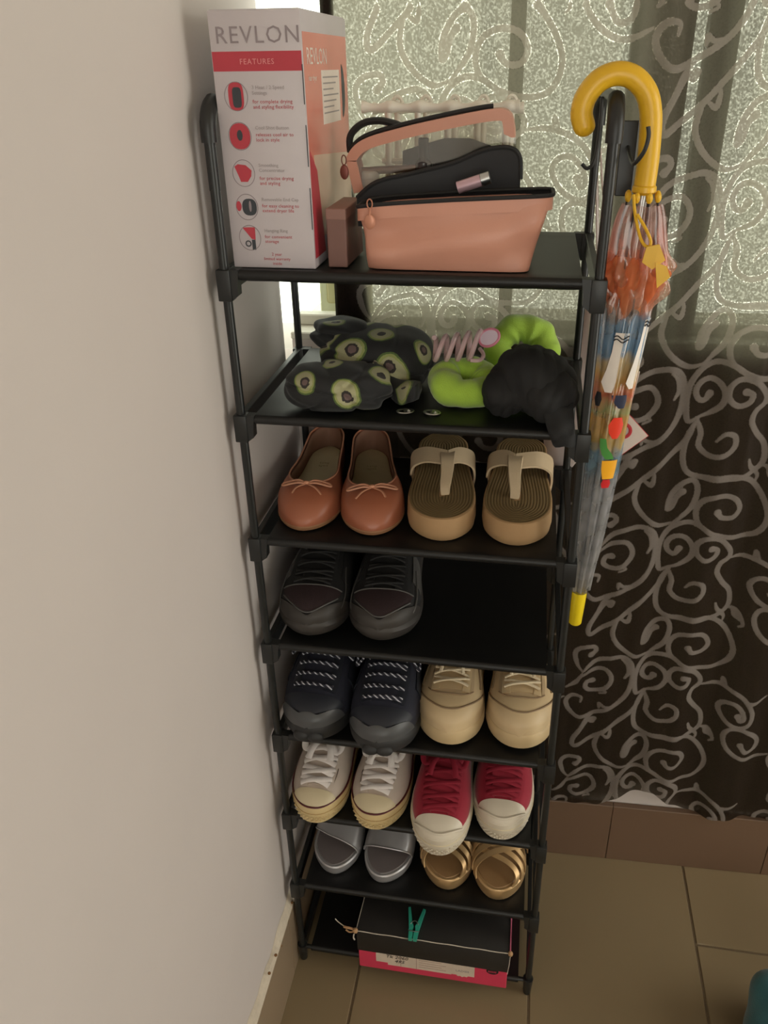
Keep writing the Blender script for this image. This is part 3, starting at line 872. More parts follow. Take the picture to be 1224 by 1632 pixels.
# navy walking shoes, fifth tier
M_navy = mat('navy_mesh', (34, 36, 50), 0.75, var=0.25, vscale=250, bump=0.5, bscale=1300)
M_navyov = mat('navy_synthetic', (36, 39, 48), 0.5, var=0.15, vscale=40)
M_gbump = mat('charcoal_toe_rubber', (72, 73, 75), 0.42, var=0.1)
M_bsole = mat('black_rubber_sole', (36, 36, 37), 0.6)
def speckle():
    m, nt, p = new_mat('speckled_navy_lace'); N = nt.nodes.new; L_ = nt.links.new
    tc = N('ShaderNodeTexCoord'); wv = N('ShaderNodeTexWave'); wv.inputs['Scale'].default_value = 62; wv.inputs['Distortion'].default_value = 1.0; wv.bands_direction = 'DIAGONAL'
    L_(tc.outputs['Object'], wv.inputs['Vector'])
    r = N('ShaderNodeValToRGB'); r.color_ramp.elements[0].position = 0.72; r.color_ramp.elements[0].color = lin((30, 31, 44)); r.color_ramp.elements[1].position = 0.84; r.color_ramp.elements[1].color = lin((190, 190, 200))
    L_(wv.outputs['Fac'], r.inputs[0]); L_(r.outputs[0], p.inputs['Base Color']); p.inputs['Roughness'].default_value = 0.8
    return m
M_spk = speckle()
NAV = dict(L=.282, W=.110, zb=.030, h=(TK, [.078, .076, .076, .080, .076, .062, .047, .040, .034]), sole=[(0, -.008), (.004, -.001), (.012, .002), (.026, .003), (.031, .001), (.034, -.002)],
           spring=([0, .6, .85, 1], [0, 0, .003, .012]), m_sole=M_bsole, m_up=M_navy, m_lin=M_blk, to=.46, collar=.006, tt=.82)
def navy(m, lab, toe, heel):
    r, f = sneaker('walking_shoe', m, lab, 'navy walking shoes on the fifth tier', toe, heel, 5, NAV)
    ob('toe_bumper', f.patch(lambda a: .970-.13*abs(a)**1.8-.010*math.cos(a*9), lambda a: 1.0, -.98, .98, .0030, .004, 8, 28), M_gbump, r, label='charcoal rubber toe bumper')
    ob('toe_cap', f.patch(lambda a: .86-.02*abs(a), lambda a: .970-.13*abs(a)**1.8, -.80, .80, .0014, .002, 8, 20), M_navyov, r)
    g = G()
    for sd in (-1, 1):
        c = f.S(.995, sd*.45, .004); g.ball((c.x, c.y+0.004, 0.024), (.014, .008, .010), 12, 8)
    ob('toe_lug', g, M_bsole, r)
    for sd in (-1, 1):
        ob('eyestay', f.patch(lambda a: .40, lambda a: .83, sd*.17, sd*.40, .0024, .003, 10, 4), M_navyov, r)
        ob('side_overlay', f.patch(lambda a: .30, lambda a: .70, sd*.62, sd*.93, .0018, .002, 8, 5), M_navyov, r)
    ob('laces', f.laces([.50, .545, .59, .635, .69, .75, .81], .30, .0060, .0021, .9, .012, True, .004, None, random.Random(m+9)), M_spk, r, label='navy laces with white flecks')
    g = G()
    c = f.S(.52, 0, .010)
    for sd in (-1, 1):
        g.tube(crom([c, c+Vector((sd*.02, -.004, .004)), c+Vector((sd*.045, -.012, -.008)), c+Vector((sd*.05, -.03, -.024)), c+Vector((sd*.03, -.018, -.002)), c], 6), .0021, 7)
    ob('lace_bow', g, M_spk, r)
navy(-1, 'navy walking shoe with fleck laces, nearest the wall on the fifth tier', (-.157, -.024), (-.150, .27))
navy(1, 'navy walking shoe with fleck laces, beside the beige leather trainers', (-.046, -.036), (-.052, .27))

# beige trainers, fifth tier
M_bei = mat('beige_leather', (202, 178, 140), 0.5, var=0.08, vscale=30, bump=0.12, bscale=600)
M_beis = mat('cream_rubber', (196, 172, 132), 0.55, var=0.08, vscale=30)
M_beil = mat('tan_stitch_line', (140, 116, 88), 0.7)
M_belace = mat('cream_lace', (222, 205, 174), 0.75, bump=0.3, bscale=1500)
M_beip = mat('taupe_overlay', (188, 164, 130), 0.55, var=0.06)
BEI = dict(L=.262, W=.106, zb=.026, h=(TK, [.062, .060, .058, .062, .060, .052, .046, .042, .036]), sole=[(0, -.006), (.003, 0), (.014, .0025), (.025, .002), (.029, .0005), (.031, -.002)],
           spring=([0, .6, .85, 1], [0, 0, .002, .008]), m_sole=M_beis, m_up=M_bei, m_lin=M_beip, to=.48, collar=.005, tt=.70, hp=2.6)
def beige(m, lab, toe, heel):
    r, f = sneaker('leather_trainer', m, lab, 'beige leather trainers on the fifth tier', toe, heel, 5, BEI)
    ob('toe_seam', f.line(lambda a: .925-.20*abs(a/.8)**2.2, -.8, .8, .0006, .0016, 30), M_beil, r, label='brown stitched seam round the toe')
    ob('toe_cap', f.patch(lambda a: .930-.20*abs(a/.8)**2.2, lambda a: 1.0, -.80, .80, .0012, .002, 8, 26), M_bei, r)
    ob('lace_panel', f.patch(lambda a: .38, lambda a: .825-.05*abs(a/.42)**3, -.42, .42, .0014, .002, 12, 14), M_beip, r)
    ob('lace_panel_seam', f.line(lambda a: .828-.05*abs(a/.42)**3, -.42, .42, .0016, .0012), M_beil, r)
    ob('throat', f.patch(lambda a: .36, lambda a: .79, -.19, .19, .0024, .003, 8, 8), M_bei, r)
    for sd in (-1, 1):
        ob('eyestay', f.patch(lambda a: .40, lambda a: .80, sd*.17, sd*.33, .0034, .003, 8, 4), M_bei, r)
        ob('side_seam', f.side(lambda t: sd*(.50+.55*(t-.45)), .30, .72, .0006, .0014), M_beil, r)
    ob('laces', f.laces([.55, .61, .67, .735], .26, .0062, .0027, .7, .050, True, .003, (.57, .030, .024), random.Random(m+2)), M_belace, r)
beige(-1, 'beige leather trainer beside the navy walking shoes', (.057, .004), (.058, .26))
beige(1, 'beige leather trainer at the right end of its tier', (.166, .012), (.160, .265))

# canvas shoes, sixth tier
M_wcan = mat('off_white_canvas', (200, 186, 174), 0.8, var=0.06, vscale=60, bump=0.3, bscale=1400)
M_cream = mat('cream_rubber_foxing', (212, 190, 142), 0.45, var=0.06, vscale=40)
M_cap = mat('ivory_rubber_cap', (204, 190, 158), 0.4, var=0.05)
M_mar = mat('maroon_stripe', (84, 24, 30), 0.5)
M_wlace = mat('white_cotton_lace', (242, 234, 230), 0.8, bump=0.35, bscale=1500)
M_ccream = mat('cream_line', (176, 146, 96), 0.6)
def tread(f, zc, w, hgt, m_, r, label=None):
    """a patch of fine relief on the toe bumper"""
    g = G()
    for i in range(-7, 8):
        for j in range(3):
            u = i/7.0*w+(0.5*w/7.0 if j % 2 else 0)
            # point on the outline near the toe
            t = 1-abs(u)**2.0*0.9
            xl, xr = f.edge(max(0, min(1, t)))
            x = xr if u > 0 else xl
            y = f.L/2-t*f.L
            d = Vector((x*0.55, -1, 0)).normalized() if True else None
            g.ball((x, y-0.0041, zc+f.spring(1.0)+(j-1)*hgt/3), (.0021, .0012, .0017), 6, 4)
    return ob('toe_tread', g, m_, r, label=label)
CAN = dict(L=.262, W=.096, zb=.032, h=(TK, [.058, .054, .048, .050, .048, .040, .030, .026, .020]), sole=[(0, -.003), (.002, 0), (.016, .0022), (.030, .0028), (.0375, .0024), (.040, .0)],
           spring=([0, .65, .85, 1], [0, 0, .001, .004]), m_sole=M_cream, m_up=M_wcan, m_lin=M_wcan, to=.47, collar=.0025, tt=.87, toe=.62, htoe=.78, hp=2.2, n=2.3)
def canvas_white(m, lab, toe, heel):
    r, f = sneaker('canvas_shoe', m, lab, 'white canvas shoes on the sixth tier', toe, heel, 6, CAN)
    ob('stripe', f.strip(.0395, .0016, .0012), M_mar, r, label='thin maroon stripe round the sole')
    ob('sole_line', f.strip(.0255, .0011, .0026), M_ccream, r)
    ob('toe_cap', f.patch(lambda a: .895+.012*abs(a/.92)**2, lambda a: 1.0, -.92, .92, .0016, .002, 10, 26), M_cap, r, label='ivory rubber toe cap')
    tread(f, .0135, .40, .011, M_cream, r)
    for sd in (-1, 1):
        ob('eyestay', f.patch(lambda a: .40, lambda a: .89, sd*.17, sd*.42, .0014, .002, 10, 5), M_wcan, r)
        for t in (.57, .64, .71, .78, .845):
            ob('eyelet', G().tube([f.S(t, sd*.26, .002)+Vector((.0026*math.cos(q), .0026*math.sin(q), .0004)) for q in [2*PI*i/8 for i in range(8)]], .0009, 5, closed=True), M_steel, r)
    ob('laces', f.laces([.57, .64, .71, .78, .845], .30, .0056, .0056, .30, .045, True, .006, (.57, .032, .030), random.Random(m+4)), M_wlace, r)
canvas_white(-1, 'white canvas shoe with cream rubber sole, nearest the wall on its tier', (-.164, -.020), (-.158, .26))
canvas_white(1, 'white canvas shoe with cream rubber sole, beside the red canvas shoes', (-.065, -.018), (-.050, .255))
M_rcan = mat('red_canvas', (150, 16, 44), 0.75, var=0.08, vscale=60, bump=0.3, bscale=1400, sheen=0.2)
M_rlace = mat('red_lace', (140, 18, 42), 0.8, bump=0.3, bscale=1500)
M_rw = mat('white_rubber', (206, 196, 178), 0.42, var=0.06, vscale=30)
RED = dict(CAN); RED.update(L=.285, W=.099, m_sole=M_rw, m_up=M_rcan, m_lin=M_rcan, h=(TK, [.060, .058, .054, .058, .056, .048, .036, .031, .026]))
def canvas_red(m, lab, toe, heel):
    r, f = sneaker('canvas_shoe', m, lab, 'red canvas shoes on the sixth tier', toe, heel, 6, RED)
    ob('toe_cap', f.patch(lambda a: .885+.012*abs(a/.92)**2, lambda a: 1.0, -.94, .94, .0018, .002, 10, 26), M_rw, r, label='white rubber toe cap')
    ob('toe_band', f.line(lambda a: .978-.07*abs(a/.9)**2, -.9, .9, .0026, .0022, 28), M_rw, r)
    ob('sole_line', f.strip(.027, .0011, .0026), M_cap, r)
    tread(f, .0135, .40, .012, M_rw, r)
    for sd in (-1, 1):
        ob('eyestay', f.patch(lambda a: .36, lambda a: .88, sd*.17, sd*.44, .0014, .002, 10, 5), M_rcan, r)
    ob('laces', f.laces([.52, .585, .65, .715, .78, .835], .32, .0048, .0048, .35, .040, True, .006, (.52, .036, .034), random.Random(m+7)), M_rlace, r)
canvas_red(-1, 'red canvas shoe with white toe cap, sticking furthest out over the tier edge', (.049, -.050), (.050, .235))
canvas_red(1, 'red canvas shoe with white toe cap, set back beside the right posts', (.146, -.006), (.146, .255))

# silver slides and gold sandals, seventh tier
M_silv = mat('silver_metallic_leather', (186, 184, 186), 0.36, metal=0.55, var=0.06, vscale=30)
M_sins = mat('grey_footbed', (112, 104, 104), 0.6, var=0.06)
M_gold = mat('gold_metallic_leather', (196, 162, 116), 0.36, metal=0.5, var=0.08, vscale=40)
M_gins = mat('bronze_footbed', (150, 116, 78), 0.55, var=0.08)
def slide_last(L, W, m):
    wi = [x*W for x in (.38, .38, .36, .46, .47, .42)]; wo = [x*W for x in (.38, .39, .40, .52, .54, .48)]
    T = [0, .15, .4, .7, .84, 1]
    wl, wr = (wo, wi) if m < 0 else (wi, wo)
    return Last(L, (T, wl), (T, wr), (TK, [.05, .055, .062, .062, .058, .047, .034, .026, .02]), zb=.020, toe=.70, heel=.15, n=2.2, p=.9, q=.62, htoe=.9)
def slide(m, lab, toe, heel):
    L = .245; f = slide_last(L, .090, m)
    r = thing('slide_sandal', lab, 'sandal', group='silver slides on the seventh tier')
    ob('sole', f.sole([(0, -.004), (.003, -.001), (.010, .0006), (.0205, .0008), (.0225, -.001)]), M_silv, r, label='silver covered platform sole')
    ob('footbed', f.sole([(.0220, -.004), (.0238, -.005)]), M_sins, r)
    t1 = (lambda a: .775+.075*a+.06*(1-a*a)) if m < 0 else (lambda a: .80-.01*a+.045*(1-a*a))
    ob('strap', f.patch(lambda a: .36+.03*a*a, t1, -.985, .985, .0015, .0022, 12, 26), M_silv, r, ang=60)
    ob('strap_edge', f.line(t1, -.985, .985, .0016, .0016, 30), M_silv, r)
    place(r, toe, heel, L, zt(7)-.0005)
slide(-1, 'silver slide sandal nearest the wall on the seventh tier', (-.150, .022), (-.146, .26))
slide(1, 'silver slide sandal beside the gold strappy pair', (-.063, .018), (-.040, .26))
def strappy(m, lab, toe, heel):
    L = .250; f = slide_last(L, .096, m)
    r = thing('strappy_sandal', lab, 'sandal', group='gold strappy sandals on the seventh tier')
    f.zb = .028
    ob('sole', f.sole([(0, -.004), (.003, -.001), (.016, .0010), (.0270, .0010), (.0295, -.001)]), M_gold, r)
    ob('footbed', f.sole([(.0290, -.004), (.0306, -.005)]), M_gins, r)
    def st(tc, sk, wd, off, lo=-.98, hi=.98):
        ob('strap', f.patch(lambda a: tc-wd/2+sk*a, lambda a: tc+wd/2+sk*a, lo, hi, off, .002, 5, 26), M_gold, r, ang=60)
    for d in (-.062, .0, .062): st(.765+d, .12, .036, .0018)
    for d in (-.062, .0, .062): st(.720+d, -.12, .038, .0050)
    place(r, toe, heel, L, zt(7)-.0005)
strappy(-1, 'gold sandal with crossed metallic straps, half under the overhanging red shoe', (.057, .022), (.064, .262))
strappy(1, 'gold sandal with crossed metallic straps, beside the right front post', (.147, .016), (.142, .262))

# ------------------------------------------------------------------ top tier
Z1 = zt(1)-0.0004
# hair dryer carton
M_card = mat('white_carton', (198, 190, 194), 0.45, var=0.03)
M_red = mat('red_print', (186, 58, 72), 0.45, var=0.05)
M_salmon = mat('salmon_gloss_print', (216, 128, 112), 0.22, var=0.12, vscale=12)
M_gtxt = mat('grey_print', (146, 134, 138), 0.5)
M_rtxt = mat('red_text', (180, 62, 72), 0.5)
M_gtxt2 = mat('pale_grey_text', (160, 150, 150), 0.5)
M_dark = mat('charcoal_print', (54, 58, 64), 0.5)
M_wprint = mat('white_print', (236, 222, 214), 0.4)
M_beigep = mat('pale_beige_print', (216, 184, 164), 0.25, var=0.1, vscale=14)
BWd, BD, BH = 0.099, 0.205, 0.262
bx = thing('hair_dryer_box', 'tall white and red hair dryer carton on the top tier beside the wall', 'box', (-0.1565, 0.112, Z1))
g = G()
x0, x1, y0, y1 = -BWd/2, BWd/2, -BD/2, BD/2
t_ = 0.0009
g.box((x0, y0, 0.0005), (x1, y1, BH), 0.0012, 2)
ob('carton', g, M_card, bx, ang=30)
ob('top_flap', G().box((x0+0.002, y0+0.002, BH), (x1-0.002, y1-0.004, BH+0.0008)), M_card, bx, smooth=False)
yf = y0-0.0002
def fpoly(name, pts, m_, lay=0, label=None, par=bx):
    y = yf-0.0002*lay
    return ob(name, G().prism([(a, y, b) for a, b in pts], (0, 0.00018, 0)), m_, par, smooth=False, label=label)
def rect(a0, b0, a1, b1): return [(a0, b0), (a1, b0), (a1, b1), (a0, b1)]
def ell(cx, cz, rx, rz, n=24, sq=1.0):
    out = []
    for i in range(n):
        q = 2*PI*i/n; c, s = math.cos(q), math.sin(q)
        out.append((cx+rx*sgn(c)*abs(c)**sq, cz+rz*sgn(s)*abs(s)**sq))
    return out
RXf = (PI/2, 0, 0)
fpoly('red_band', rect(x0+0.001, BH-0.0560, x1-0.0010, BH-0.0375), M_red)
lettering('REVLON', 0.0225, M_gtxt, bx, (x0+0.006, yf-0.0002, BH-0.0300), RXf, sx=1.0, extrude=0.00005, spacing=1.12)
lettering('FEATURES', 0.0075, mat('pale_red_print', (226, 148, 150), 0.45), bx, (0.0, yf-0.0004, BH-0.0495), RXf, 'CENTER', extrude=0.00005, spacing=1.15)
feats = [('3 Heat / 2 Speed\nSettings', 'for complete drying\nand styling flexibility'), ('Cool Shot Button', 'releases cool air to\nlock in style'), ('Smoothing\nConcentrator', 'for precise drying\nand styling'), ('Removable End Cap', 'for easy cleaning to\nextend dryer life'), ('Hanging Ring', 'for convenient\nstorage')]
fr = [.305, .455, .600, .738, .868]
for i, (ff, (ta, tb)) in enumerate(zip(fr, feats)):
    cz = BH*(1-ff); cx = x0+0.023
    ring = ob('icon_ring', G().tube([(cx+0.0128*math.cos(q), yf-0.0002, cz+0.0140*math.sin(q)) for q in [2*PI*j/36 for j in range(36)]], 0.00035, 5, closed=True), M_gtxt, bx)
    if i == 0:
        fpoly('icon_print', ell(cx, cz, 0.0085, 0.0136, 24, .6), M_red, 1); fpoly('icon_print', ell(cx+0.001, cz-0.001, 0.0050, 0.0100, 24, .5), M_dark, 2)
    elif i == 1:
        fpoly('icon_print', ell(cx, cz, 0.0118, 0.0132, 24, .9), M_red, 1); fpoly('icon_print', ell(cx, cz+0.001, 0.0032, 0.0055), M_dark, 2)
    elif i == 2:
        fpoly('icon_print', [(cx-0.010, cz+0.007), (cx-0.006, cz+0.0095), (cx+0.003, cz+0.0085), (cx+0.0095, cz+0.003), (cx+0.0085, cz-0.003), (cx+0.004, cz-0.009), (cx-0.004, cz-0.009), (cx-0.006, cz-0.003)], M_red, 1)
    elif i == 3:
        fpoly('icon_print', ell(cx-0.0095, cz+0.001, 0.003, 0.0055), M_red, 1); fpoly('icon_print', ell(cx+0.003, cz, 0.0085, 0.0092, 24, .8), M_dark, 1); fpoly('icon_print', ell(cx+0.004, cz+0.001, 0.0015, 0.006), M_gtxt, 2)
    else:
        fpoly('icon_print', [(cx-0.008, cz+0.0115), (cx+0.007, cz+0.012), (cx+0.0065, cz-0.002), (cx+0.002, cz-0.001)], M_red, 1)
        fpoly('icon_print', rect(cx+0.002, cz-0.0135, cx+0.0062, cz-0.002), M_dark, 1)
        ob('icon_print', G().tube([(cx-0.0025+0.003*math.cos(q), yf-0.0004, cz-0.0065+0.003*math.sin(q)) for q in [2*PI*j/16 for j in range(16)]], 0.0007, 5, closed=True), M_dark, bx)
    zt_ = cz+0.0068
    lettering(ta, 0.0052, M_gtxt2, bx, (x0+0.041, yf-0.0002, zt_), RXf, extrude=0.00004, spacing=1.02)
    dz = 0.0068*(ta.count('\n')+1)
    lettering(tb, 0.0052, M_rtxt, bx, (x0+0.041, yf-0.0002, zt_-dz), RXf, extrude=0.00004, spacing=1.05)
lettering('2 year\nlimited warranty\ninside', 0.0048, M_rtxt, bx, (0.004, yf-0.0002, 0.0150), RXf, 'CENTER', extrude=0.00004, line=1.1)
for z0, z1 in ((BH-0.088, BH-0.050), (BH-0.150, BH-0.108), (0.045, 0.090)):
    fpoly('edge_gap', rect(x1-0.0013, z0, x1-0.0002, z1), M_dark, 3, label='dark gap along the glued carton edge')
# printed glossy side facing right
xr_ = x1+0.0002
def spoly(name, pts, m_, lay=0, label=None):
    x = xr_+0.0002*lay
    return ob(name, G().prism([(x, a, b) for a, b in pts], (-0.00018, 0, 0)), m_, bx, smooth=False, label=label)
spoly('side_print', rect(y0+0.003, 0.062, y1-0.003, BH-0.020), M_salmon, 0, 'glossy salmon printed side panel')
spoly('side_print', [(y0+0.002, 0.012), (y0+0.050, 0.012), (y0+0.030, 0.105), (y0+0.004, 0.128)], M_red, 2)
spoly('side_print', [(y0+0.040, 0.030), (y1-0.006, 0.030), (y1-0.006, 0.110), (y0+0.020, 0.122)], M_beigep, 1)
spoly('side_print', rect(y0+0.072, 0.150, y0+0.158, 0.206), M_wprint, 1, 'white information label')
spoly('side_print', [(y1-0.035+0.016*math.sin(q), 0.182+0.030*math.cos(q)) for q in [PI-PI*j/12 for j in range(13)]], M_dark, 1)
RSf = (PI/2, 0, PI/2)
lettering('REVLON', 0.023, M_wprint, bx, (xr_+0.0002, y0+0.014, BH-0.050), RSf, extrude=0.00005, sx=1.0)
lettering('hair dryer', 0.0085, M_wprint, bx, (xr_+0.0002, y0+0.018, BH-0.066), RSf, extrude=0.00005)
for j in range(7):
    spoly('text_line', rect(y0+0.078, 0.198-j*0.0062, y0+0.150-(j % 3)*0.012, 0.1995-j*0.0062), M_gtxt2, 2)
# slim brown carton beside it
sc_ = thing('small_carton', 'small dusty pink carton standing between the tall hair dryer box and the peach pouch', 'box', (-0.0835, 0.066, Z1))
ob('carton', G().box((-0.011, -0.045, 0.0004), (0.0115, 0.045, 0.066), 0.001, 1), mat('dusty_pink_carton', (122, 88, 80), 0.5, var=0.08, vscale=20), sc_, smooth=False)
ob('lid_flap', G().box((-0.0112, -0.0452, 0.054), (0.0117, 0.0452, 0.0664), 0.0008, 1), mat('pale_pink_carton', (146, 108, 98), 0.5), sc_, smooth=False)

# peach pouch
M_peach = mat('peach_vinyl', (206, 148, 127), 0.42, var=0.08, vscale=14, bump=0.1, bscale=500)
M_zip = mat('black_zip_tape', (28, 28, 30), 0.65, bump=0.4, bscale=1600)
M_blin = mat('black_pouch_lining', (30, 30, 34), 0.6, var=0.2)
M_clear, nt, p = new_mat('clear_vinyl')
p.inputs['Base Color'].default_value = (1, 1, 1, 1); p.inputs['Roughness'].default_value = 0.12
nt.nodes.remove(p); out = [n for n in nt.nodes if n.type == 'OUTPUT_MATERIAL'][0]
tr = nt.nodes.new('ShaderNodeBsdfTransparent'); tr.inputs[0].default_value = (0.88, 0.87, 0.84, 1)
gl = nt.nodes.new('ShaderNodeBsdfGlossy'); gl.inputs['Roughness'].default_value = 0.12
mx = nt.nodes.new('ShaderNodeMixShader'); mx.inputs[0].default_value = 0.10
nt.links.new(tr.outputs[0], mx.inputs[1]); nt.links.new(gl.outputs[0], mx.inputs[2]); nt.links.new(mx.outputs[0], out.inputs[0])
PX, PY = 0.047, 0.066
po = thing('cosmetic_pouch', 'open peach vinyl cosmetic pouch with a clear upper compartment and black zips', 'pouch', (PX, PY, Z1))
def pl(x, y, z): return (x-PX, y-PY, z-Z1)
# body: rounded box widening upwards, top rim slanting
rings = []
NS = 11
def rimz(x): return 1.3985+0.0155*max(0, min(1, (x+0.058)/0.215))**0.6
for i in range(NS+1):
    u = i/NS
    xl = -0.049-0.010*u+0.002*math.sin(PI*u); xr = 0.138+0.021*u-0.001*math.sin(PI*u)
    yf_ = 0.0175-0.004*math.sin(PI*u); yb_ = 0.078+0.006*math.sin(PI*u)
    ring = []
    nseg = 56
    for k in range(nseg):
        q = 2*PI*k/nseg; c, s = math.cos(q), math.sin(q)
        x = (xl+xr)/2+(xr-xl)/2*sgn(c)*abs(c)**0.28
        y = (yf_+yb_)/2+(yb_-yf_)/2*sgn(s)*abs(s)**0.28
        if y < 0.04:   # soft dents in the front face
            y += 0.0042*math.sin(x*48+u*4.0)*math.sin(PI*u)+0.0045*math.sin(x*21-u*7)*math.sin(PI*u)
        z = Z1+0.0006+(rimz(x)-Z1-0.0006)*u
        ring.append(pl(x, y, z))
    rings.append(ring)
g = G().loft(rings, cap=False); g.f.append(tuple(reversed(range(56))))
ob('body', g, M_peach, po, ang=50)
inner = [[(p_[0]*0.985, p_[1]*0.95, p_[2]) for p_ in r_] for r_ in rings[3:]]
g = G().loft(inner, cap=False); g.f.append(tuple(reversed(range(56))))
ob('body_lining', g, M_blin, po, ang=50)
ob('top_band', G().loft([[(p_[0]*1.006, p_[1]*1.02-0.0002, z+p_[2]-0.0) for p_ in rings[-1]] for z in (-0.0135, -0.0003)], cap=False), M_peach, po, ang=50, label='peach binding band under the rim')
ob('zip_edge', G().tube([(p_[0]*1.003, p_[1]*1.01, p_[2]+0.0018) for p_ in rings[-1]], 0.0024, 8, closed=True), M_zip, po)
# black lining wall standing up behind the opening
top = crom([(-0.070, 0, 1.402), (-0.045, 0, 1.420), (-0.001, 0, 1.430), (0.043, 0, 1.440), (0.078, 0, 1.454), (0.106, 0, 1.4575), (0.119, 0, 1.449), (0.1215, 0, 1.428), (0.1215, 0, 1.412)], 5)
rows = []
for p_ in top:
    rows.append([pl(p_.x, 0.082+0.004*math.sin(p_.x*30), min(p_.z, 1.40)-0.03), pl(p_.x, 0.080+0.004*math.sin(p_.x*30), p_.z), pl(p_.x, 0.0835+0.004*math.sin(p_.x*30), p_.z), pl(p_.x, 0.0855+0.004*math.sin(p_.x*30), min(p_.z, 1.40)-0.03)])
ob('lining_wall', G().loft(rows), M_blin, po, ang=60)
ob('zip_edge', G().tube([pl(p_.x, 0.0815+0.004*math.sin(p_.x*30), p_.z+0.001) for p_ in top[:-4]], 0.0028, 8), M_zip, po)
# clear compartment: peach arch band, clear walls
arch = crom([(-0.078, 0, 1.405), (-0.084, 0, 1.432), (-0.085, 0, 1.447), (-0.066, 0, 1.465), (-0.020, 0, 1.478), (0.039, 0, 1.490), (0.086, 0, 1.4975), (0.104, 0, 1.495), (0.111, 0, 1.481), (0.1135, 0, 1.452), (0.1135, 0, 1.415)], 6)
def bandrow(p_, n_, i):
    w = 0.0125 if i < len(arch)*0.82 else 0.004
    return [pl(p_.x, 0.098, p_.z), pl(p_.x, 0.128, p_.z), pl(p_.x-n_.x*w, 0.128, p_.z-n_.z*w), pl(p_.x-n_.x*w, 0.126, p_.z-n_.z*w), pl(p_.x-n_.x*0.0012, 0.126, p_.z-n_.z*0.0012), pl(p_.x-n_.x*0.0012, 0.100, p_.z-n_.z*0.0012), pl(p_.x-n_.x*w, 0.100, p_.z-n_.z*w), pl(p_.x-n_.x*w, 0.098, p_.z-n_.z*w)]
rows = []
nA = len(arch)
for i, p_ in enumerate(arch[:int(nA*0.86)]):
    t = arch[min(i+1, nA-1)]-arch[max(i-1, 0)]; t.normalize(); n_ = Vector((-t.z, 0, t.x))
    rows.append(bandrow(p_, n_, i))
ob('arch_band', G().loft(rows), M_peach, po, ang=40, label='peach band framing the clear compartment')
ob('zip_edge', G().tube([pl(p_.x, 0.113, p_.z+0.0022) for p_ in arch[12:int(nA*0.62)]], 0.0032, 8), M_zip, po)
cl = [pl(p_.x, 0.0985, p_.z-0.001) for p_ in arch]
ob('clear_panel', G().prism(cl, (0, 0.0006, 0)), M_clear, po, smooth=False, label='clear vinyl front panel')
ob('clear_panel', G().prism([(a, b+0.0285, c) for a, b, c in cl], (0, 0.0006, 0)), M_clear, po, smooth=False)
ob('clear_side', G().loft([[pl(p_.x, 0.099, p_.z), pl(p_.x, 0.127, p_.z), pl(p_.x+0.0006, 0.127, p_.z), pl(p_.x+0.0006, 0.099, p_.z)] for p_ in arch[int(nA*0.84):]]), M_clear, po)
hd = [pl(*q) for q in [(-0.085, 0.118, 1.450), (-0.0845, 0.120, 1.468), (-0.070, 0.121, 1.481), (-0.050, 0.121, 1.4845), (-0.030, 0.120, 1.481), (-0.018, 0.118, 1.4765)]]
ob('handle_loop', G().tube(crom(hd, 6), 0.0042, 8, flat=1.6, up=(0, 1, 0)), M_zip, po, label='black webbing handle loop')
ob('inner_divider', G().loft([[pl(x, 0.112, 1.40), pl(x, 0.114, 1.40), pl(x, 0.114, z), pl(x, 0.112, z)] for x, z in ((-0.02, 1.452), (0.0, 1.458), (0.03, 1.466), (0.06, 1.466), (0.085, 1.458), (0.10, 1.440))]), mat('smoky_mesh', (38, 39, 40), 0.5), po)
M_pull = mat('rose_brown_metal', (120, 66, 58), 0.4, metal=0.5)
g = G(); cpl = pl(-0.0885, 0.097, 1.443)
g.tube([(cpl[0]+0.0028*math.cos(q), cpl[1], cpl[2]+0.0055*math.sin(q)) for q in [2*PI*j/14 for j in range(14)]], 0.0007, 6, closed=True)
g.ball((cpl[0], cpl[1], cpl[2]-0.0135), (0.0055, 0.0012, 0.0085), 14, 8)
ob('zip_pull', g, M_pull, po, label='dark rose oval zip pull hanging outside')
g = G(); cpl = pl(-0.041, 0.0105, 1.4065)
g.tube([(cpl[0]+0.0030*math.cos(q), cpl[1], cpl[2]+0.0050*math.sin(q)) for q in [2*PI*j/14 for j in range(14)]], 0.0008, 6, closed=True)
g.tube([(cpl[0], cpl[1], cpl[2]-0.005), (cpl[0]-0.0005, cpl[1]-0.0005, cpl[2]-0.012)], 0.0016, 6)
g.ball((cpl[0]-0.0005, cpl[1]-0.0008, cpl[2]-0.019), (0.0065, 0.0013, 0.0085), 14, 8)
ob('zip_pull', g, mat('peach_metal_pull', (196, 136, 112), 0.35, metal=0.3), po, label='peach oval zip pull on the front')
# things inside the pouch
lip = thing('lipstick', 'pale pink and silver lipstick lying in the open peach pouch', 'lipstick', (0.070, 0.0585, 1.424))
ax = Vector((0.037, 0, 0.012)).normalized()
ob('cap', G().tube([Vector((-0.018, 0, -0.006)), Vector((0.008, 0, 0.0025))], 0.0068, 14), mat('pale_pink_metal', (206, 172, 184), 0.3, metal=0.3), lip)
ob('base', G().tube([Vector((0.0085, 0, 0.0026)), Vector((0.018, 0, 0.0058))], 0.0070, 14), M_steel, lip)
tubes = [(-0.058, 1.424, 'white', (216, 206, 196), 0.010, 0.04, 0), (-0.033, 1.420, 'bronze', (150, 116, 92), 0.007, 0.05, 1), (0.0, 1.43, 'black', (48, 46, 48), 0.008, 0.045, 0)]
cnt = [('white round cosmetic pot inside the clear compartment of the peach pouch', 'cosmetic_pot'), ('bronze makeup tube lying slantwise inside the clear compartment', 'makeup_tube'), ('black makeup bottle standing inside the clear compartment', 'makeup_bottle')]
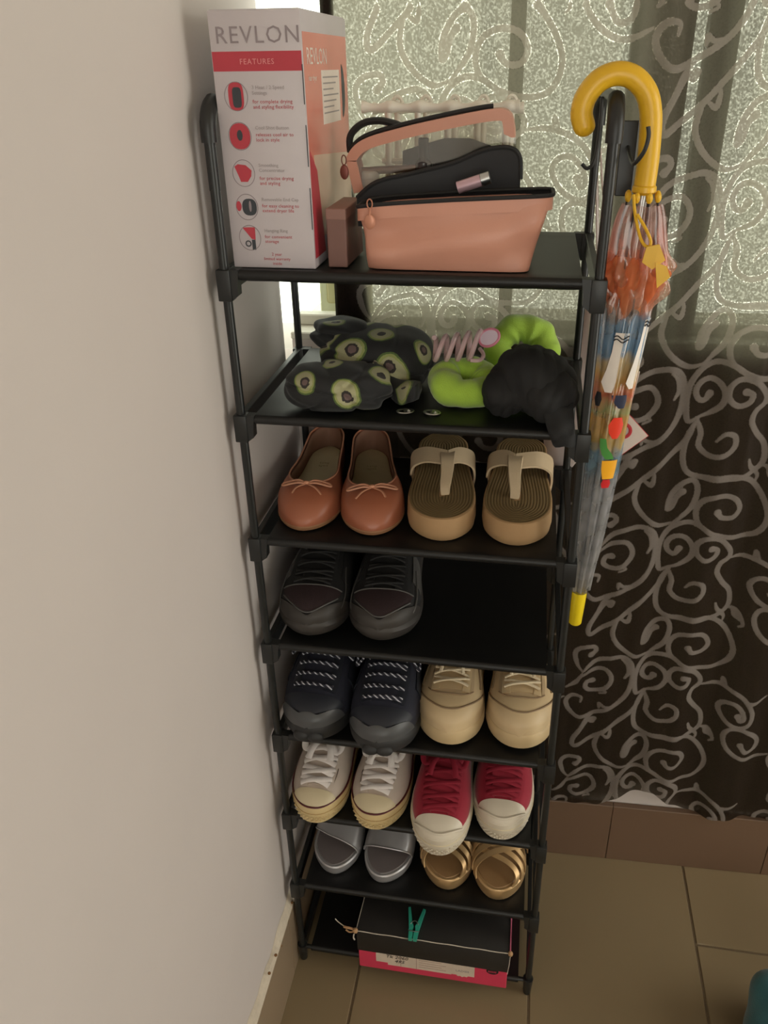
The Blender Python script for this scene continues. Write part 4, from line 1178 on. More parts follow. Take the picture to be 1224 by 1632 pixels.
t = thing('cosmetic_pot', cnt[0][0], 'cosmetics', (-0.060, 0.113, 1.417)); 
ob('pot', G().lathe([(0.009, -0.012), (0.0105, -0.010), (0.0105, 0.004)], 18), mat('white_pot', (216, 206, 196), 0.4), t); ob('lid', G().lathe([(0.0108, 0.0042), (0.0108, 0.011), (0.009, 0.0125)], 18), mat('white_pot_lid', (226, 220, 212), 0.35), t)
t = thing('makeup_tube', cnt[1][0], 'cosmetics', (-0.020, 0.113, 1.432))
ob('tube', G().tube([(-0.050, 0, -0.003), (0.018, 0, 0.001)], 0.0045, 12), mat('bronze_tube', (140, 104, 82), 0.3, metal=0.4), t); ob('cap', G().tube([(0.0182, 0, 0.001), (0.036, 0, 0.002)], 0.0048, 12), M_black, t)
t = thing('makeup_bottle', cnt[2][0], 'cosmetics', (0.006, 0.1065, 1.420))
ob('bottle', G().lathe([(0.009, -0.014), (0.0098, -0.012), (0.0098, 0.020), (0.005, 0.024)], 16), mat('dark_glass', (58, 52, 52), 0.2), t); ob('cap', G().lathe([(0.006, 0.0242), (0.0062, 0.046), (0.005, 0.047)], 16), M_black, t)

# white scalloped rack behind the pouch
M_wpl = mat('white_plastic', (232, 228, 216), 0.45, var=0.05)
wr_ = thing('scalloped_rack', 'white plastic peg rack with scalloped top bars standing behind the peach pouch', 'rack', (0.015, 0.215, Z1))
kx = [-0.066, -0.028, 0.010, 0.047, 0.083]
for y, dz, dx in ((-0.024, 0.0, 0.0), (0.026, -0.0040, 0.004)):
    path, rad = [], []
    for i in range(97):
        u = i/96; x = -0.099+u*0.198
        wv = max(math.exp(-((x-k_)/0.0085)**2) for k_ in [-0.099]+[k2+0.003 for k2 in kx]+[0.099])
        path.append((x+dx, y, 1.4965-Z1+dz+0.0035*wv*0.3-0.001)); rad.append(0.0046+0.0030*wv)
    ob('top_bar', G().tube(path, rad, 12, up=(0, 1, 0), flat=0.9), M_wpl, wr_)
for k_ in kx:
    ob('peg', G().tube([(k_, -0.022, 0.003), (k_, -0.022, 1.495-Z1)], [0.0058]+[0.0044], 10), M_wpl, wr_)
    ob('peg', G().tube([(k_+0.004, 0.026, 0.003), (k_+0.004, 0.026, 1.502-Z1)], [0.0058]+[0.0044], 10), M_wpl, wr_)
    ob('cross_bar', G().tube([(k_, -0.024, 1.490-Z1), (k_+0.002, 0.0, 1.491-Z1), (k_+0.004, 0.026, 1.492-Z1)], 0.0034, 8), M_wpl, wr_)
    ob('peg_loop', G().tube([(k_+0.004+0.0062*math.cos(q), 0.026, 1.497-Z1+0.0095*math.sin(q)) for q in [PI*j/12 for j in range(13)]], 0.0026, 8), M_wpl, wr_)
for z in (0.10, 0.055):
    ob('rail', G().tube([(-0.075, -0.022, z), (0.090, -0.022, z)], 0.0036, 8), M_wpl, wr_)
ob('base', G().box((-0.088, -0.034, 0.0004), (0.104, 0.038, 0.006), 0.002, 2), M_wpl, wr_)

# ------------------------------------------------------------------ second tier
Z2 = zt(2)-0.0012
def avocado():
    m, nt, p = new_mat('black_fabric_avocado_print'); N = nt.nodes.new; L_ = nt.links.new
    at = N('ShaderNodeAttribute'); at.attribute_name = 'print'
    r = N('ShaderNodeValToRGB'); cr = r.color_ramp; cr.interpolation = 'CONSTANT'
    cr.elements[0].position = 0.0; cr.elements[0].color = lin((112, 92, 90))
    cr.elements[1].position = 0.12; cr.elements[1].color = lin((50, 44, 42))
    for pos, c in ((0.17, (170, 168, 132)), (0.38, (150, 158, 96)), (0.45, (84, 104, 52)), (0.5, (27, 28, 30))):
        e = cr.elements.new(pos); e.color = lin(c)
    md = N('ShaderNodeMath'); md.operation = 'MULTIPLY'; md.inputs[1].default_value = 0.5; L_(at.outputs['Fac'], md.inputs[0])
    tc = N('ShaderNodeTexCoord'); nz = N('ShaderNodeTexNoise'); nz.inputs['Scale'].default_value = 160; L_(tc.outputs['Object'], nz.inputs['Vector'])
    ad = N('ShaderNodeMath'); ad.operation = 'MULTIPLY_ADD'; ad.inputs[1].default_value = 0.05; L_(nz.outputs[0], ad.inputs[0]); L_(md.outputs[0], ad.inputs[2])
    L_(ad.outputs[0], r.inputs[0])
    L_(r.outputs[0], p.inputs['Base Color']); p.inputs['Roughness'].default_value = 0.78; p.inputs['Sheen Weight'].default_value = 0.12
    wv = N('ShaderNodeTexNoise'); wv.inputs['Scale'].default_value = 900; L_(tc.outputs['Object'], wv.inputs['Vector'])
    bp_ = N('ShaderNodeBump'); bp_.inputs['Strength'].default_value = 0.4; bp_.inputs['Distance'].default_value = 0.001; L_(wv.outputs[0], bp_.inputs['Height']); L_(bp_.outputs[0], p.inputs['Normal'])
    return m
M_avo = avocado()
def print_on(o, seed, R=0.0172, tries=500, gap=0.046):
    """scatter avocado halves over the cloth: pear-shaped distance stored per vertex"""
    rnd = random.Random(seed); vs = [v.co.copy() for v in o.data.vertices]; cs = []
    for _ in range(tries):
        c = rnd.choice(vs)
        if all((c-q[0]).length > gap for q in cs):
            d = Vector((rnd.uniform(-1, 1), rnd.uniform(-0.5, 0.5), rnd.uniform(-1, 1))).normalized(); cs.append((c, d, R*rnd.uniform(0.85, 1.2)))
    val = []
    for v in vs:
        best = 2.0
        for c, d, r in cs:
            q = v-c
            if q.length > 2.2*r: continue
            u = q.dot(d); w_ = (q-d*u).length
            e = math.sqrt((u/(1.5*r))**2+(w_/(r*(1-0.26*u/(1.5*r))))**2)
            pit = (q+d*(0.40*r)).length/(0.50*r)
            x = 0.30*pit if pit < 1.12 else max(e, 0.36)
            best = min(best, x)
        val.append(best)
    at = o.data.attributes.new('print', 'FLOAT', 'POINT'); at.data.foreach_set('value', val)
av = thing('fabric_bundle', 'crumpled black cloth bundle printed with avocados on the second tier', 'cloth', (-0.095, 0.10, Z2))
def lump(rx, ry, rz, seed, c, amp=0.10, nth=64, nph=36, sq=0.75, folds=()):
    rnd = random.Random(seed); ks = [(rnd.uniform(2, 6), rnd.uniform(2, 6), rnd.uniform(0, 6), rnd.uniform(0, 6)) for _ in range(5)]
    rows = []
    for i in range(nph+1):
        ph = -PI/2+PI*i/nph; row = []
        for j in range(nth):
            th = 2*PI*j/nth
            cp, s_p = math.cos(ph), math.sin(ph)
            x = sgn(math.cos(th))*abs(math.cos(th))**sq*abs(cp)**sq; y = sgn(math.sin(th))*abs(math.sin(th))**sq*abs(cp)**sq; z = sgn(s_p)*abs(s_p)**sq
            d = 1+amp*sum(math.sin(a*x+p1+b*z)*math.cos(b*y+p2+a*0.5*x) for a, b, p1, p2 in ks)/2.2
            for (fa, fb, fc, wd, dep) in folds:
                q = fa*x+fb*z+fc*y; d -= dep*math.exp(-((q-0.0)/wd)**2)
            row.append((c[0]+rx*x*d, c[1]+ry*y*d, max(c[2]+rz*z*d, 0.0008)))
        rows.append(row)
    return G().grid(rows, True)
# rear roll, front flap rolled over and a knitted cuff sticking up at the left
o = ob('folded_body', lump(0.078, 0.058, 0.042, 3, (0.032, 0.035, 0.038), 0.065, nth=130, nph=80, folds=((0.5, 1.0, 0.2, 0.07, 0.06), (1, -0.4, 0.2, 0.08, 0.05))), M_avo, av, ang=80)
print_on(o, 7)
o = ob('front_flap', lump(0.070, 0.044, 0.029, 11, (-0.002, -0.050, 0.027), 0.065, nth=130, nph=70, folds=((1.0, 0.3, 0.3, 0.07, 0.08), (0.3, 1.0, 0.1, 0.07, 0.07), (1, -0.6, 0, 0.06, 0.07))), M_avo, av, ang=80)
print_on(o, 14)
o = ob('top_fold', lump(0.040, 0.036, 0.020, 21, (-0.018, 0.045, 0.066), 0.10, nth=90, nph=50, folds=((0.2, 1.0, 0.4, 0.15, 0.12),)), M_avo, av, ang=80)
print_on(o, 21)
rows = []
for i in range(40):
    u = i/39; x = 0.040+u*0.060
    rows.append([(x, -0.02+0.012*math.sin(u*5)+dy, max(0.001, z_+0.010*math.sin(u*7+z_*40)*(1-u*0.5))) for dy, z_ in ((-0.034, 0.012), (-0.030, 0.030), (-0.010, 0.045-0.018*u), (0.020, 0.038-0.02*u), (0.03, 0.004), (0.0, 0.002))])
o = ob('side_flap', G().loft(rows), M_avo, av, ang=80)
print_on(o, 28)

M_lime = mat('lime_fleece', (168, 206, 72), 0.9, var=0.1, vscale=60, bump=0.6, bscale=700, sheen=0.5)
def scrunchie(name, label, cat, loc, R, r, tilt, m_, ruf=9, amp=0.10, seed=1, group=None, n=90, ms=26, sq=(1, 1)):
    t = thing(name, label, cat, loc, group=group)
    rnd = random.Random(seed); rows = []
    M3 = Matrix.Rotation(tilt[2], 3, 'Z') @ Matrix.Rotation(tilt[1], 3, 'Y') @ Matrix.Rotation(tilt[0], 3, 'X')
    ph = [rnd.uniform(0, 6) for _ in range(6)]
    for i in range(n):
        a = 2*PI*i/n; row = []
        for j in range(ms):
            b = 2*PI*j/ms
            rr = r*(1+amp*math.sin(ruf*a+ph[0]+1.2*math.sin(b+ph[1]))+0.6*amp*math.sin((ruf*1.7)*a+ph[2]+2*b)+0.07*math.sin(2*a+ph[3]))
            x = (R+rr*math.cos(b))*math.cos(a)*sq[0]; y = (R+rr*math.cos(b))*math.sin(a)*sq[1]; z = rr*math.sin(b)
            row.append(M3 @ Vector((x, y, z)))
        rows.append(row)
    rows.append(rows[0])
    ob('ruffled_band', G().grid(rows, True), m_, t, ang=80)
    return t
scrunchie('scrunchie', 'lime green fleece scrunchie under the pink hair clip on the second tier', 'scrunchie', (0.064, 0.090, Z2+0.024), 0.028, 0.0195, (0.22, 0.05, 0.3), M_lime, 5, 0.06, 4, sq=(1.05, 1))
scrunchie('scrunchie', 'lime green fleece scrunchie propped up behind the black one', 'scrunchie', (0.134, 0.165, Z2+0.046), 0.030, 0.0185, (1.05, -0.10, 0.15), M_lime, 6, 0.07, 9, sq=(1.1, 1))
M_bscr = mat('black_jersey', (24, 24, 25), 0.85, var=0.25, vscale=60, bump=0.3, bscale=900)
bs = thing('scrunchie', 'big black gathered scrunchie overhanging the front edge of the second tier', 'scrunchie', (0.150, 0.052, Z2+0.044))
rnd = random.Random(12)
def gathered(rx, ry, rz, c, ph0, n1=72, n2=40, ridges=15, amp=0.075):
    rows = []
    for i in range(n2+1):
        ph = -PI/2+PI*i/n2; row = []
        for j in range(n1):
            th = 2*PI*j/n1
            x, y, z = math.cos(th)*math.cos(ph), math.sin(th)*math.cos(ph), math.sin(ph)
            q = x*ridges*0.62+1.1*math.sin(2.2*z+ph0)+0.8*math.sin(3*y+ph0*2)
            d = 1+amp*(abs(math.sin(q))**0.7-0.6)+0.07*math.sin(3*x+2*z+ph0)+0.05*math.sin(5*z-4*y+ph0)
            row.append((c[0]+rx*x*d, c[1]+ry*y*d, max(-0.0432, c[2]+rz*z*d)))
        rows.append(row)
    return G().grid(rows, True)
ob('gathered_band', gathered(0.054, 0.046, 0.042, (0.0, 0, 0.0), 0.7), M_bscr, bs, ang=80)
ob('gathered_band', gathered(0.036, 0.034, 0.032, (0.022, -0.020, -0.010), 2.9, ridges=11), M_bscr, bs, ang=80)
ob('gathered_band', gathered(0.030, 0.030, 0.030, (-0.030, -0.012, -0.010), 4.3, ridges=11), M_bscr, bs, ang=80)
rows = []
for i in range(14):
    u = i/13
    for_x = 0.030+0.012*u; zz_ = -0.012-0.045*u; yy_ = -0.040-0.021*min(1, u*1.6)
    w_ = 0.020-0.006*u
    rows.append([(for_x+w_*math.cos(q), yy_+0.007*math.sin(q)*(1+0.3*math.sin(3*q+i)), zz_+0.002*math.cos(4*q)) for q in [2*PI*j/16 for j in range(16)]])
ob('hanging_fold', G().loft(rows), M_bscr, bs, ang=80)
# spiral clip
M_pinkc, nt, p = new_mat('translucent_pink_plastic')
p.inputs['Base Color'].default_value = lin((240, 206, 210)); p.inputs['Roughness'].default_value = 0.12; p.inputs['Transmission Weight'].default_value = 0.35; p.inputs['Subsurface Weight'].default_value = 0.15; p.inputs['Subsurface Radius'].default_value = (0.01, 0.006, 0.006)
hc = thing('hair_clip', 'translucent pink spiral hair clip with an oval button lying on the lime scrunchie', 'hair clip', (0.052, 0.098, Z2+0.051))
path = []
for i in range(150):
    a = 2*PI*4.2*i/149
    tw = 0.0150+0.0035*i/149
    path.append((-0.034+0.062*i/149+0.003*math.cos(a), tw*0.9*math.sin(a), 0.0140+tw*math.cos(a)+0.008*i/149))
ob('spiral', G().tube(path, 0.0034, 8), M_pinkc, hc)
g = G(); Mx = Matrix.Translation((0.040, 0.006, 0.030)) @ Matrix.Rotation(-0.5, 4, 'Y') @ Matrix.Rotation(1.15, 4, 'X')
ring = [Mx @ Vector((0.0135*math.cos(q), 0.0105*math.sin(q), 0)) for q in [2*PI*j/28 for j in range(28)]]
ob('button_rim', G().tube(ring, 0.0019, 8, closed=True), mat('rose_plastic', (214, 128, 150), 0.3), hc)
ob('button', G().prism([Mx @ Vector((0.0125*math.cos(q), 0.0097*math.sin(q), -0.001)) for q in [2*PI*j/28 for j in range(28)]], Mx.to_3x3() @ Vector((0, 0, 0.0022))), mat('pale_lilac_disc', (226, 206, 222), 0.35), hc, smooth=False, label='pale lilac oval disc')
ob('clip_arm', G().tube(crom([(0.028, 0.008, 0.014), (0.034, -0.004, 0.010), (0.030, -0.014, 0.006), (0.018, -0.016, 0.006)], 5), 0.0026, 8), M_pinkc, hc)
# ring pulls
for i, (x, y, rz, lab) in enumerate(((-0.008, 0.036, 0.25, 'small silver can ring pull lying nearer the avocado cloth'), (0.0265, 0.036, -0.15, 'small silver can ring pull lying nearer the lime scrunchie'))):
    t = thing('ring_pull', lab, 'ring pull', (x, y, Z2+0.0004), rz, 'can ring pulls on the second tier')
    ob('loop', G().tube([(0.0100*math.cos(q), 0.0066*math.sin(q), 0.0011) for q in [2*PI*j/28 for j in range(28)]], 0.0019, 7, closed=True, flat=0.55, up=(0, 0, 1)), M_steel, t)
    ob('bridge', G().tube([(0.001, -0.0062, 0.0012), (-0.0008, 0.0, 0.0014), (0.001, 0.0062, 0.0012)], 0.0017, 7, flat=0.55, up=(0, 0, 1)), M_steel, t)
    ob('rivet', G().tube([(0.0045+0.0022*math.cos(q), 0.0022*math.sin(q), 0.0012) for q in [2*PI*j/14 for j in range(14)]], 0.0011, 6, closed=True), M_steel, t)

# ------------------------------------------------------------------ bottom tier: pink shoebox under a black lid
Z8 = zt(8)-0.0004
bxx = thing('shoebox', 'pink shoebox with a black lid pushed out over the bottom tier edge', 'box', (0.039, 0.055, Z8))
M_pink = mat('pink_card', (214, 60, 92), 0.5, var=0.05)
M_blid = mat('black_lid_card', (34, 32, 31), 0.5, var=0.3, vscale=30, bump=0.1, bscale=300)
hw, yd0, yd1 = 0.1365, -0.080, 0.100
g = G().box((-hw, yd0, 0.0003), (hw, yd1, 0.100), 0.0012, 1)
ob('box_body', g, M_pink, bxx, smooth=False)
g = G()
rows = []
LB, LT = 0.0505, 0.1085
g.box((-hw-0.0018, yd0-0.0018, LB), (hw+0.0018, yd1+0.0018, LT), 0.0022, 2)
ob('lid', g, M_blid, bxx, ang=40)
yl_ = yd0-0.0003
def bp(name, pts, m_, lay=0, par=bxx, label=None):
    y = yl_-0.0002*lay
    return ob(name, G().prism([(a, y, b) for a, b in pts], (0, 0.00018, 0)), m_, par, smooth=False, label=label)
M_label = mat('white_label', (212, 196, 180), 0.6)
M_lline = mat('label_ruling', (150, 110, 104), 0.6)
ol = bp('paper_label', [(-0.104, 0.0505), (0.078, 0.0505), (0.078, 0.020), (0.036, 0.020), (0.036, 0.018), (-0.082, 0.018), (-0.082, 0.024), (-0.104, 0.024)], M_label, 0, label='white price label')
for x in (-0.058, -0.029): bp('ruling', rect(x, 0.018, x+0.0007, 0.0505), M_lline, 1, ol)
for j in range(4): bp('ruling', rect(-0.024, 0.0255+j*0.0066, 0.026-(j % 2)*0.008, 0.0263+j*0.0066), M_lline, 1, ol)
lettering('Tk 2060', 0.0125, M_ink, ol, (-0.086, yl_-0.0004, 0.0405), RXf, extrude=0.00006, shear=0.2)
lettering('495', 0.0125, M_ink, ol, (-0.070, yl_-0.0004, 0.0285), RXf, extrude=0.00006, shear=0.35)
seal = bp('seal', [((0.056+(0.0205+0.0012*math.cos(16*q))*math.cos(q)), 0.0335+(0.0165+0.001*math.cos(16*q))*math.sin(q)) for q in [2*PI*j/96 for j in range(96)]], M_label, 2, label='round scalloped paper seal')
lettering('LADIES', 0.0080, M_gtxt, seal, (0.056, yl_-0.0006, 0.0310), RXf, 'CENTER', extrude=0.00005)
lg = bp('logo', ell(0.110, 0.0465, 0.0110, 0.0090), M_ink, 1)
for j in range(6): bp('logo_stroke', rect(0.1025+j*0.0026, 0.0425, 0.1038+j*0.0026, 0.0475), M_pink, 2, lg)
lettering('TOTO', 0.017, mat('grey_emboss', (58, 55, 53), 0.5), bxx, (-0.030, -0.004, LT+0.0001), (0, 0, 0), extrude=0.0001, name='lid_lettering')
# string along the lid edge
M_str = mat('white_cord', (196, 186, 172), 0.8, bump=0.4, bscale=1500)
M_knot = mat('tan_cord', (176, 138, 100), 0.8, bump=0.4, bscale=1500)
st_ = thing('string', 'thin pale cord knotted round the black lid of the pink shoebox', 'string', (0.039, -0.0275, Z8+LT))
W2 = hw+0.0030
rnd = random.Random(4)
ob('front_cord', G().tube([(-W2+2*W2*i/30, -0.0004, 0.0012+0.0006*math.sin(i*1.1)) for i in range(31)], 0.0009, 6), M_str, st_)
g = G(); g.ball((-W2, 0.0, 0.001), (0.0048, 0.0045, 0.0058), 10, 8)
g.tube(crom([(-W2, 0, 0.002), (-W2-0.008, 0.003, 0.0005), (-W2-0.016, 0.002, 0.003), (-W2-0.022, 0.004, 0.001)], 5), 0.0022, 6)
g.tube(crom([(-W2, 0, 0), (-W2-0.010, -0.001, -0.004), (-W2-0.018, 0.001, -0.002)], 5), 0.0016, 6)
ob('knot', g, M_knot, st_, label='tan knot at the left corner')
ob('loose_end', G().tube(crom([(-W2-0.020, 0.004, 0.001), (-W2-0.034, 0.010, 0.003), (-W2-0.040, 0.012, 0.008)], 5), 0.0009, 6), M_str, st_)
ob('loose_end', G().tube(crom([(-W2-0.002, -0.004, -0.004), (-W2-0.003, -0.005, -0.012), (-W2-0.001, -0.005, -0.018)], 5), 0.0013, 6), M_str, st_)
g = G(); g.ball((W2, 0.0, 0.001), (0.0044, 0.0044, 0.0052), 10, 8)
ob('knot', g, M_knot, st_)
ob('side_cord', G().tube([(-W2+0.001, 0.0005, 0.0012), (-W2+0.003, 0.06, 0.0012), (-W2+0.005, 0.183, 0.0012)], 0.0006, 6), M_str, st_)
ob('pink_cord', G().tube([(W2-0.0005, 0.0005, 0.0016), (W2-0.001, 0.06, 0.0016), (W2-0.002, 0.183, 0.0016)], 0.0012, 6), mat('pink_cord', (196, 96, 126), 0.7), st_, label='pink cord at the right side')
ob('hanging_cord', G().tube([(W2, -0.0006, -0.003), (W2-0.001, -0.0012, -0.03), (W2-0.003, -0.001, -0.058)], 0.0007, 6), M_str, st_)
# teal clothes peg
cpn = thing('clothes_peg', 'teal plastic clothes peg clipped on the black lid front edge', 'clothes peg', (0.0045, -0.0150, Z8+LT+0.0012))
M_teal = mat('teal_plastic', (52, 158, 136), 0.4, var=0.06)
for sd in (-1, 1):
    prof = [(sd*0.0008, -0.0165), (sd*0.0074, -0.0165), (sd*0.0094, 0.004), (sd*0.0160, 0.041), (sd*0.0118, 0.042), (sd*0.0046, 0.014), (sd*0.0012, 0.007), (sd*0.0030, 0.0), (sd*0.0008, -0.006)]
    ob('arm', G().prism([(a, b, 0.0) for a, b in prof], (0, 0, 0.0078)), M_teal, cpn, smooth=False)
ob('spring', G().tube(crom([(-0.0085, 0.003, 0.004), (-0.009, -0.002, 0.0075), (0.0, -0.0035, 0.0088), (0.009, -0.002, 0.0075), (0.0085, 0.003, 0.004), (0.006, 0.012, 0.0082), (0.0, 0.016, 0.0088), (-0.006, 0.012, 0.0082)], 5, True), 0.0008, 6, closed=True), M_steel, cpn)

# ------------------------------------------------------------------ umbrella
M_yel = mat('yellow_plastic', (226, 178, 38), 0.35, var=0.06, vscale=20)
M_yel2 = mat('bright_yellow_cap', (236, 208, 30), 0.35, var=0.04)
um = thing('umbrella', 'child size clear umbrella with a yellow crook handle hooked on the right of the rack', 'umbrella', (0.236, 0.012, 0.855))
UX, UY, UZ = 0.236, 0.012, 0.855
def ul(x, y, z): return (x-UX, y-UY, z-UZ)
crook = crom([(0.1850, 0.016, 1.4850), (0.1815, 0.016, 1.4970), (0.1845, 0.016, 1.5120), (0.1960, 0.016, 1.5265), (0.2130, 0.016, 1.5327), (0.2300, 0.016, 1.5285), (0.2435, 0.017, 1.5150), (0.2500, 0.018, 1.4970), (0.2525, 0.019, 1.4750), (0.2535, 0.020, 1.4500), (0.2532, 0.021, 1.4280)], 6)
nC = len(crook)
rad = [0.0113]*nC
g = G().tube([ul(*p_) for p_ in crook], rad, 16); g.ball(ul(*crook[0]), (0.0113, 0.0113, 0.0105), 16, 12)
ob('crook_handle', g, M_yel, um)
ob('ferrule_collar', G().lathe([(0.0100, 0.012), (0.0104, 0.0), (0.0125, -0.002), (0.0128, -0.007), (0.0095, -0.010)], 18, ul(0.2532, 0.021, 1.428)), M_yel, um)
top = Vector(ul(0.2530, 0.022, 1.4180)); bot = Vector(ul(0.2335, 0.030, 0.890))
axu = (bot-top).normalized()
ob('shaft', G().tube([top+Vector((0, 0, 0.02)), bot], 0.0035, 10), M_steel, um)
for k_ in range(8):
    a = 2*PI*k_/8+0.3
    d = Vector((math.cos(a), math.sin(a), 0))
    c = top+d*0.0165
    ob('rib_tip', G().ball(c+Vector((0, 0, -0.002)), (0.0036, 0.0036, 0.0056), 8, 6), M_yel, um)
    ob('rib', G().tube([c+Vector((0, 0, -0.004)), c+axu*0.030+d*0.004, c+axu*0.12+d*0.004, bot-axu*0.05+d*0.006], 0.0011, 5), M_ink, um)
# folded canopy: fluted film, wide ruffle below the top
def canopy_mat():
    m, nt, p = new_mat('clear_printed_vinyl'); N = nt.nodes.new; L_ = nt.links.new
    nt.nodes.remove(p); out = [n for n in nt.nodes if n.type == 'OUTPUT_MATERIAL'][0]
    tc = N('ShaderNodeTexCoord'); sp_ = N('ShaderNodeSeparateXYZ'); L_(tc.outputs['Object'], sp_.inputs[0])
    nz = N('ShaderNodeTexNoise'); nz.inputs['Scale'].default_value = 34; nz.inputs['Detail'].default_value = 2; L_(tc.outputs['Object'], nz.inputs['Vector'])
    ad = N('ShaderNodeMath'); ad.operation = 'MULTIPLY_ADD'; ad.inputs[1].default_value = 0.05; L_(nz.outputs[0], ad.inputs[0]); L_(sp_.outputs[2], ad.inputs[2])
    mr = N('ShaderNodeMapRange'); mr.inputs[1].default_value = 0.025; mr.inputs[2].default_value = 0.585; L_(ad.outputs[0], mr.inputs[0])
    r = N('ShaderNodeValToRGB'); cr = r.color_ramp
    bands = [(0.0, (198, 196, 196)), (0.40, (196, 198, 204)), (0.42, (150, 184, 206)), (0.47, (150, 186, 208)), (0.49, (240, 200, 110)), (0.55, (236, 184, 104)), (0.57, (190, 200, 140)), (0.60, (236, 130, 100)), (0.64, (242, 194, 110)), (0.675, (236, 214, 170)), (0.69, (130, 176, 220)), (0.76, (150, 186, 220)), (0.775, (206, 176, 168)), (0.82, (246, 190, 160)), (0.875, (248, 180, 146)), (0.89, (240, 150, 130)), (1.0, (240, 176, 172))]
    cr.elements[0].position = 0; cr.elements[0].color = lin(bands[0][1]); cr.elements[1].position = 1; cr.elements[1].color = lin(bands[-1][1])
    for pos, c in bands[1:-1]:
        e = cr.elements.new(pos); e.color = lin(c)
    L_(mr.outputs[0], r.inputs[0])
    # patchy opacity of the print
    v = N('ShaderNodeTexVoronoi'); v.inputs['Scale'].default_value = 48; L_(tc.outputs['Object'], v.inputs['Vector'])
    o1 = N('ShaderNodeValToRGB'); c2 = o1.color_ramp
    ops = [(0.0, .62), (0.38, .60), (0.42, .50), (0.48, .66), (0.66, .70), (0.76, .62), (0.785, .34), (0.80, .45), (0.875, .50), (0.90, .50), (0.97, .45)]
    c2.elements[0].position = 0; c2.elements[0].color = (ops[0][1],)*3+(1,); c2.elements[1].position = 1; c2.elements[1].color = (.30, .30, .30, 1)
    for pos, q in ops[1:]:
        e = c2.elements.new(pos); e.color = (q, q, q, 1)
    L_(mr.outputs[0], o1.inputs[0])
    n2 = N('ShaderNodeMath'); n2.operation = 'MULTIPLY_ADD'; n2.inputs[1].default_value = -0.35; L_(v.outputs['Distance'], n2.inputs[0]); L_(o1.outputs[0], n2.inputs[2]); n2.use_clamp = True
    dif = N('ShaderNodeBsdfDiffuse'); L_(r.outputs[0], dif.inputs[0])
    tl = N('ShaderNodeBsdfTranslucent'); L_(r.outputs[0], tl.inputs[0])
    m1 = N('ShaderNodeMixShader'); m1.inputs[0].default_value = 0.45; L_(dif.outputs[0], m1.inputs[1]); L_(tl.outputs[0], m1.inputs[2])
    gl = N('ShaderNodeBsdfGlossy'); gl.inputs['Roughness'].default_value = 0.15
    tr = N('ShaderNodeBsdfTransparent'); tr.inputs[0].default_value = (0.93, 0.93, 0.92, 1)
    m2 = N('ShaderNodeMixShader'); L_(n2.outputs[0], m2.inputs[0]); L_(tr.outputs[0], m2.inputs[1]); L_(m1.outputs[0], m2.inputs[2])
    m3 = N('ShaderNodeMixShader'); m3.inputs[0].default_value = 0.07; L_(m2.outputs[0], m3.inputs[1]); L_(gl.outputs[0], m3.inputs[2])
    L_(m3.outputs[0], out.inputs[0])
    return m
M_can = canopy_mat()
zt0 = 1.408
prof_z = [1.408, 1.395, 1.37, 1.352, 1.340, 1.325, 1.312, 1.300, 1.285, 1.25, 1.20, 1.15, 1.10, 1.05, 1.00, 0.96, 0.93, 0.900]
prof_r = [.019, .023, .027, .030, .032, .032, .029, .0265, .026, .0250, .0235, .0225, .0215, .0195, .0170, .0145, .0122, .0110]
rf = spl([-z for z in prof_z], prof_r)
rows = []
NZ = 110; NA = 96
for i in range(NZ+1):
    z = 1.408-(1.408-0.900)*i/NZ
    s_ = (1.408-z)/(1.418-0.890)
    c = top.lerp(bot, min(1, s_+0.01)); c = Vector((c.x+0.006*math.exp(-((z-1.335)/0.03)**2), c.y, z-UZ))
    R = rf(-z); row = []
    ruf = math.exp(-((z-1.322)/0.028)**2)
    for j in range(NA):
        a = 2*PI*j/NA
        fl = 0.16*math.sin(8*a+2.5*s_)+0.07*math.sin(13*a+9*s_)
        fl += ruf*(0.16*math.sin(5*a+z*160)+0.12*math.sin(17*a+z*90))
        row.append((c.x+R*(1+fl)*math.cos(a), c.y+0.85*R*(1+fl)*math.sin(a), c.z+ruf*0.006*math.sin(6*a+1)))
    rows.append(row)
ob('canopy', G().grid(rows, True), M_can, um, ang=180, label='furled clear canopy with bright blurred prints')
# orange ruffle, film gathered in loose waves
M_orange, nt, p = new_mat('orange_film')
nt.nodes.remove(p); out = [n for n in nt.nodes if n.type == 'OUTPUT_MATERIAL'][0]
N = nt.nodes.new
dif = N('ShaderNodeBsdfDiffuse'); dif.inputs[0].default_value = lin((250, 168, 120)); tl = N('ShaderNodeBsdfTranslucent'); tl.inputs[0].default_value = lin((252, 178, 128)); tr = N('ShaderNodeBsdfTransparent'); tr.inputs[0].default_value = lin((250, 190, 160))
m1 = N('ShaderNodeMixShader'); m1.inputs[0].default_value = 0.5; m2 = N('ShaderNodeMixShader'); m2.inputs[0].default_value = 0.5
nt.links.new(dif.outputs[0], m1.inputs[1]); nt.links.new(tl.outputs[0], m1.inputs[2]); nt.links.new(m1.outputs[0], m2.inputs[1]); nt.links.new(tr.outputs[0], m2.inputs[2]); nt.links.new(m2.outputs[0], out.inputs[0])
rows = []
for i in range(23):
    u = i/22; z = 1.356-0.064*u; row = []
    c = top.lerp(bot, (1.418-z)/(1.418-0.890)); 
    for j in range(120):
        a = 2*PI*j/120
        R = (0.0255+0.008*math.sin(PI*min(1, u*1.25))-0.005*u)*(1+0.08*math.sin(7*a+4*u)+0.08*math.sin(12*a-9*u)+0.05*math.sin(23*a+u*14)+0.05*math.sin(5*a+u*22))
        row.append((c.x+0.004+R*math.cos(a)*1.05, c.y+R*0.9*math.sin(a), z-UZ+0.007*math.sin(5*a+2)*u))
    rows.append(row)
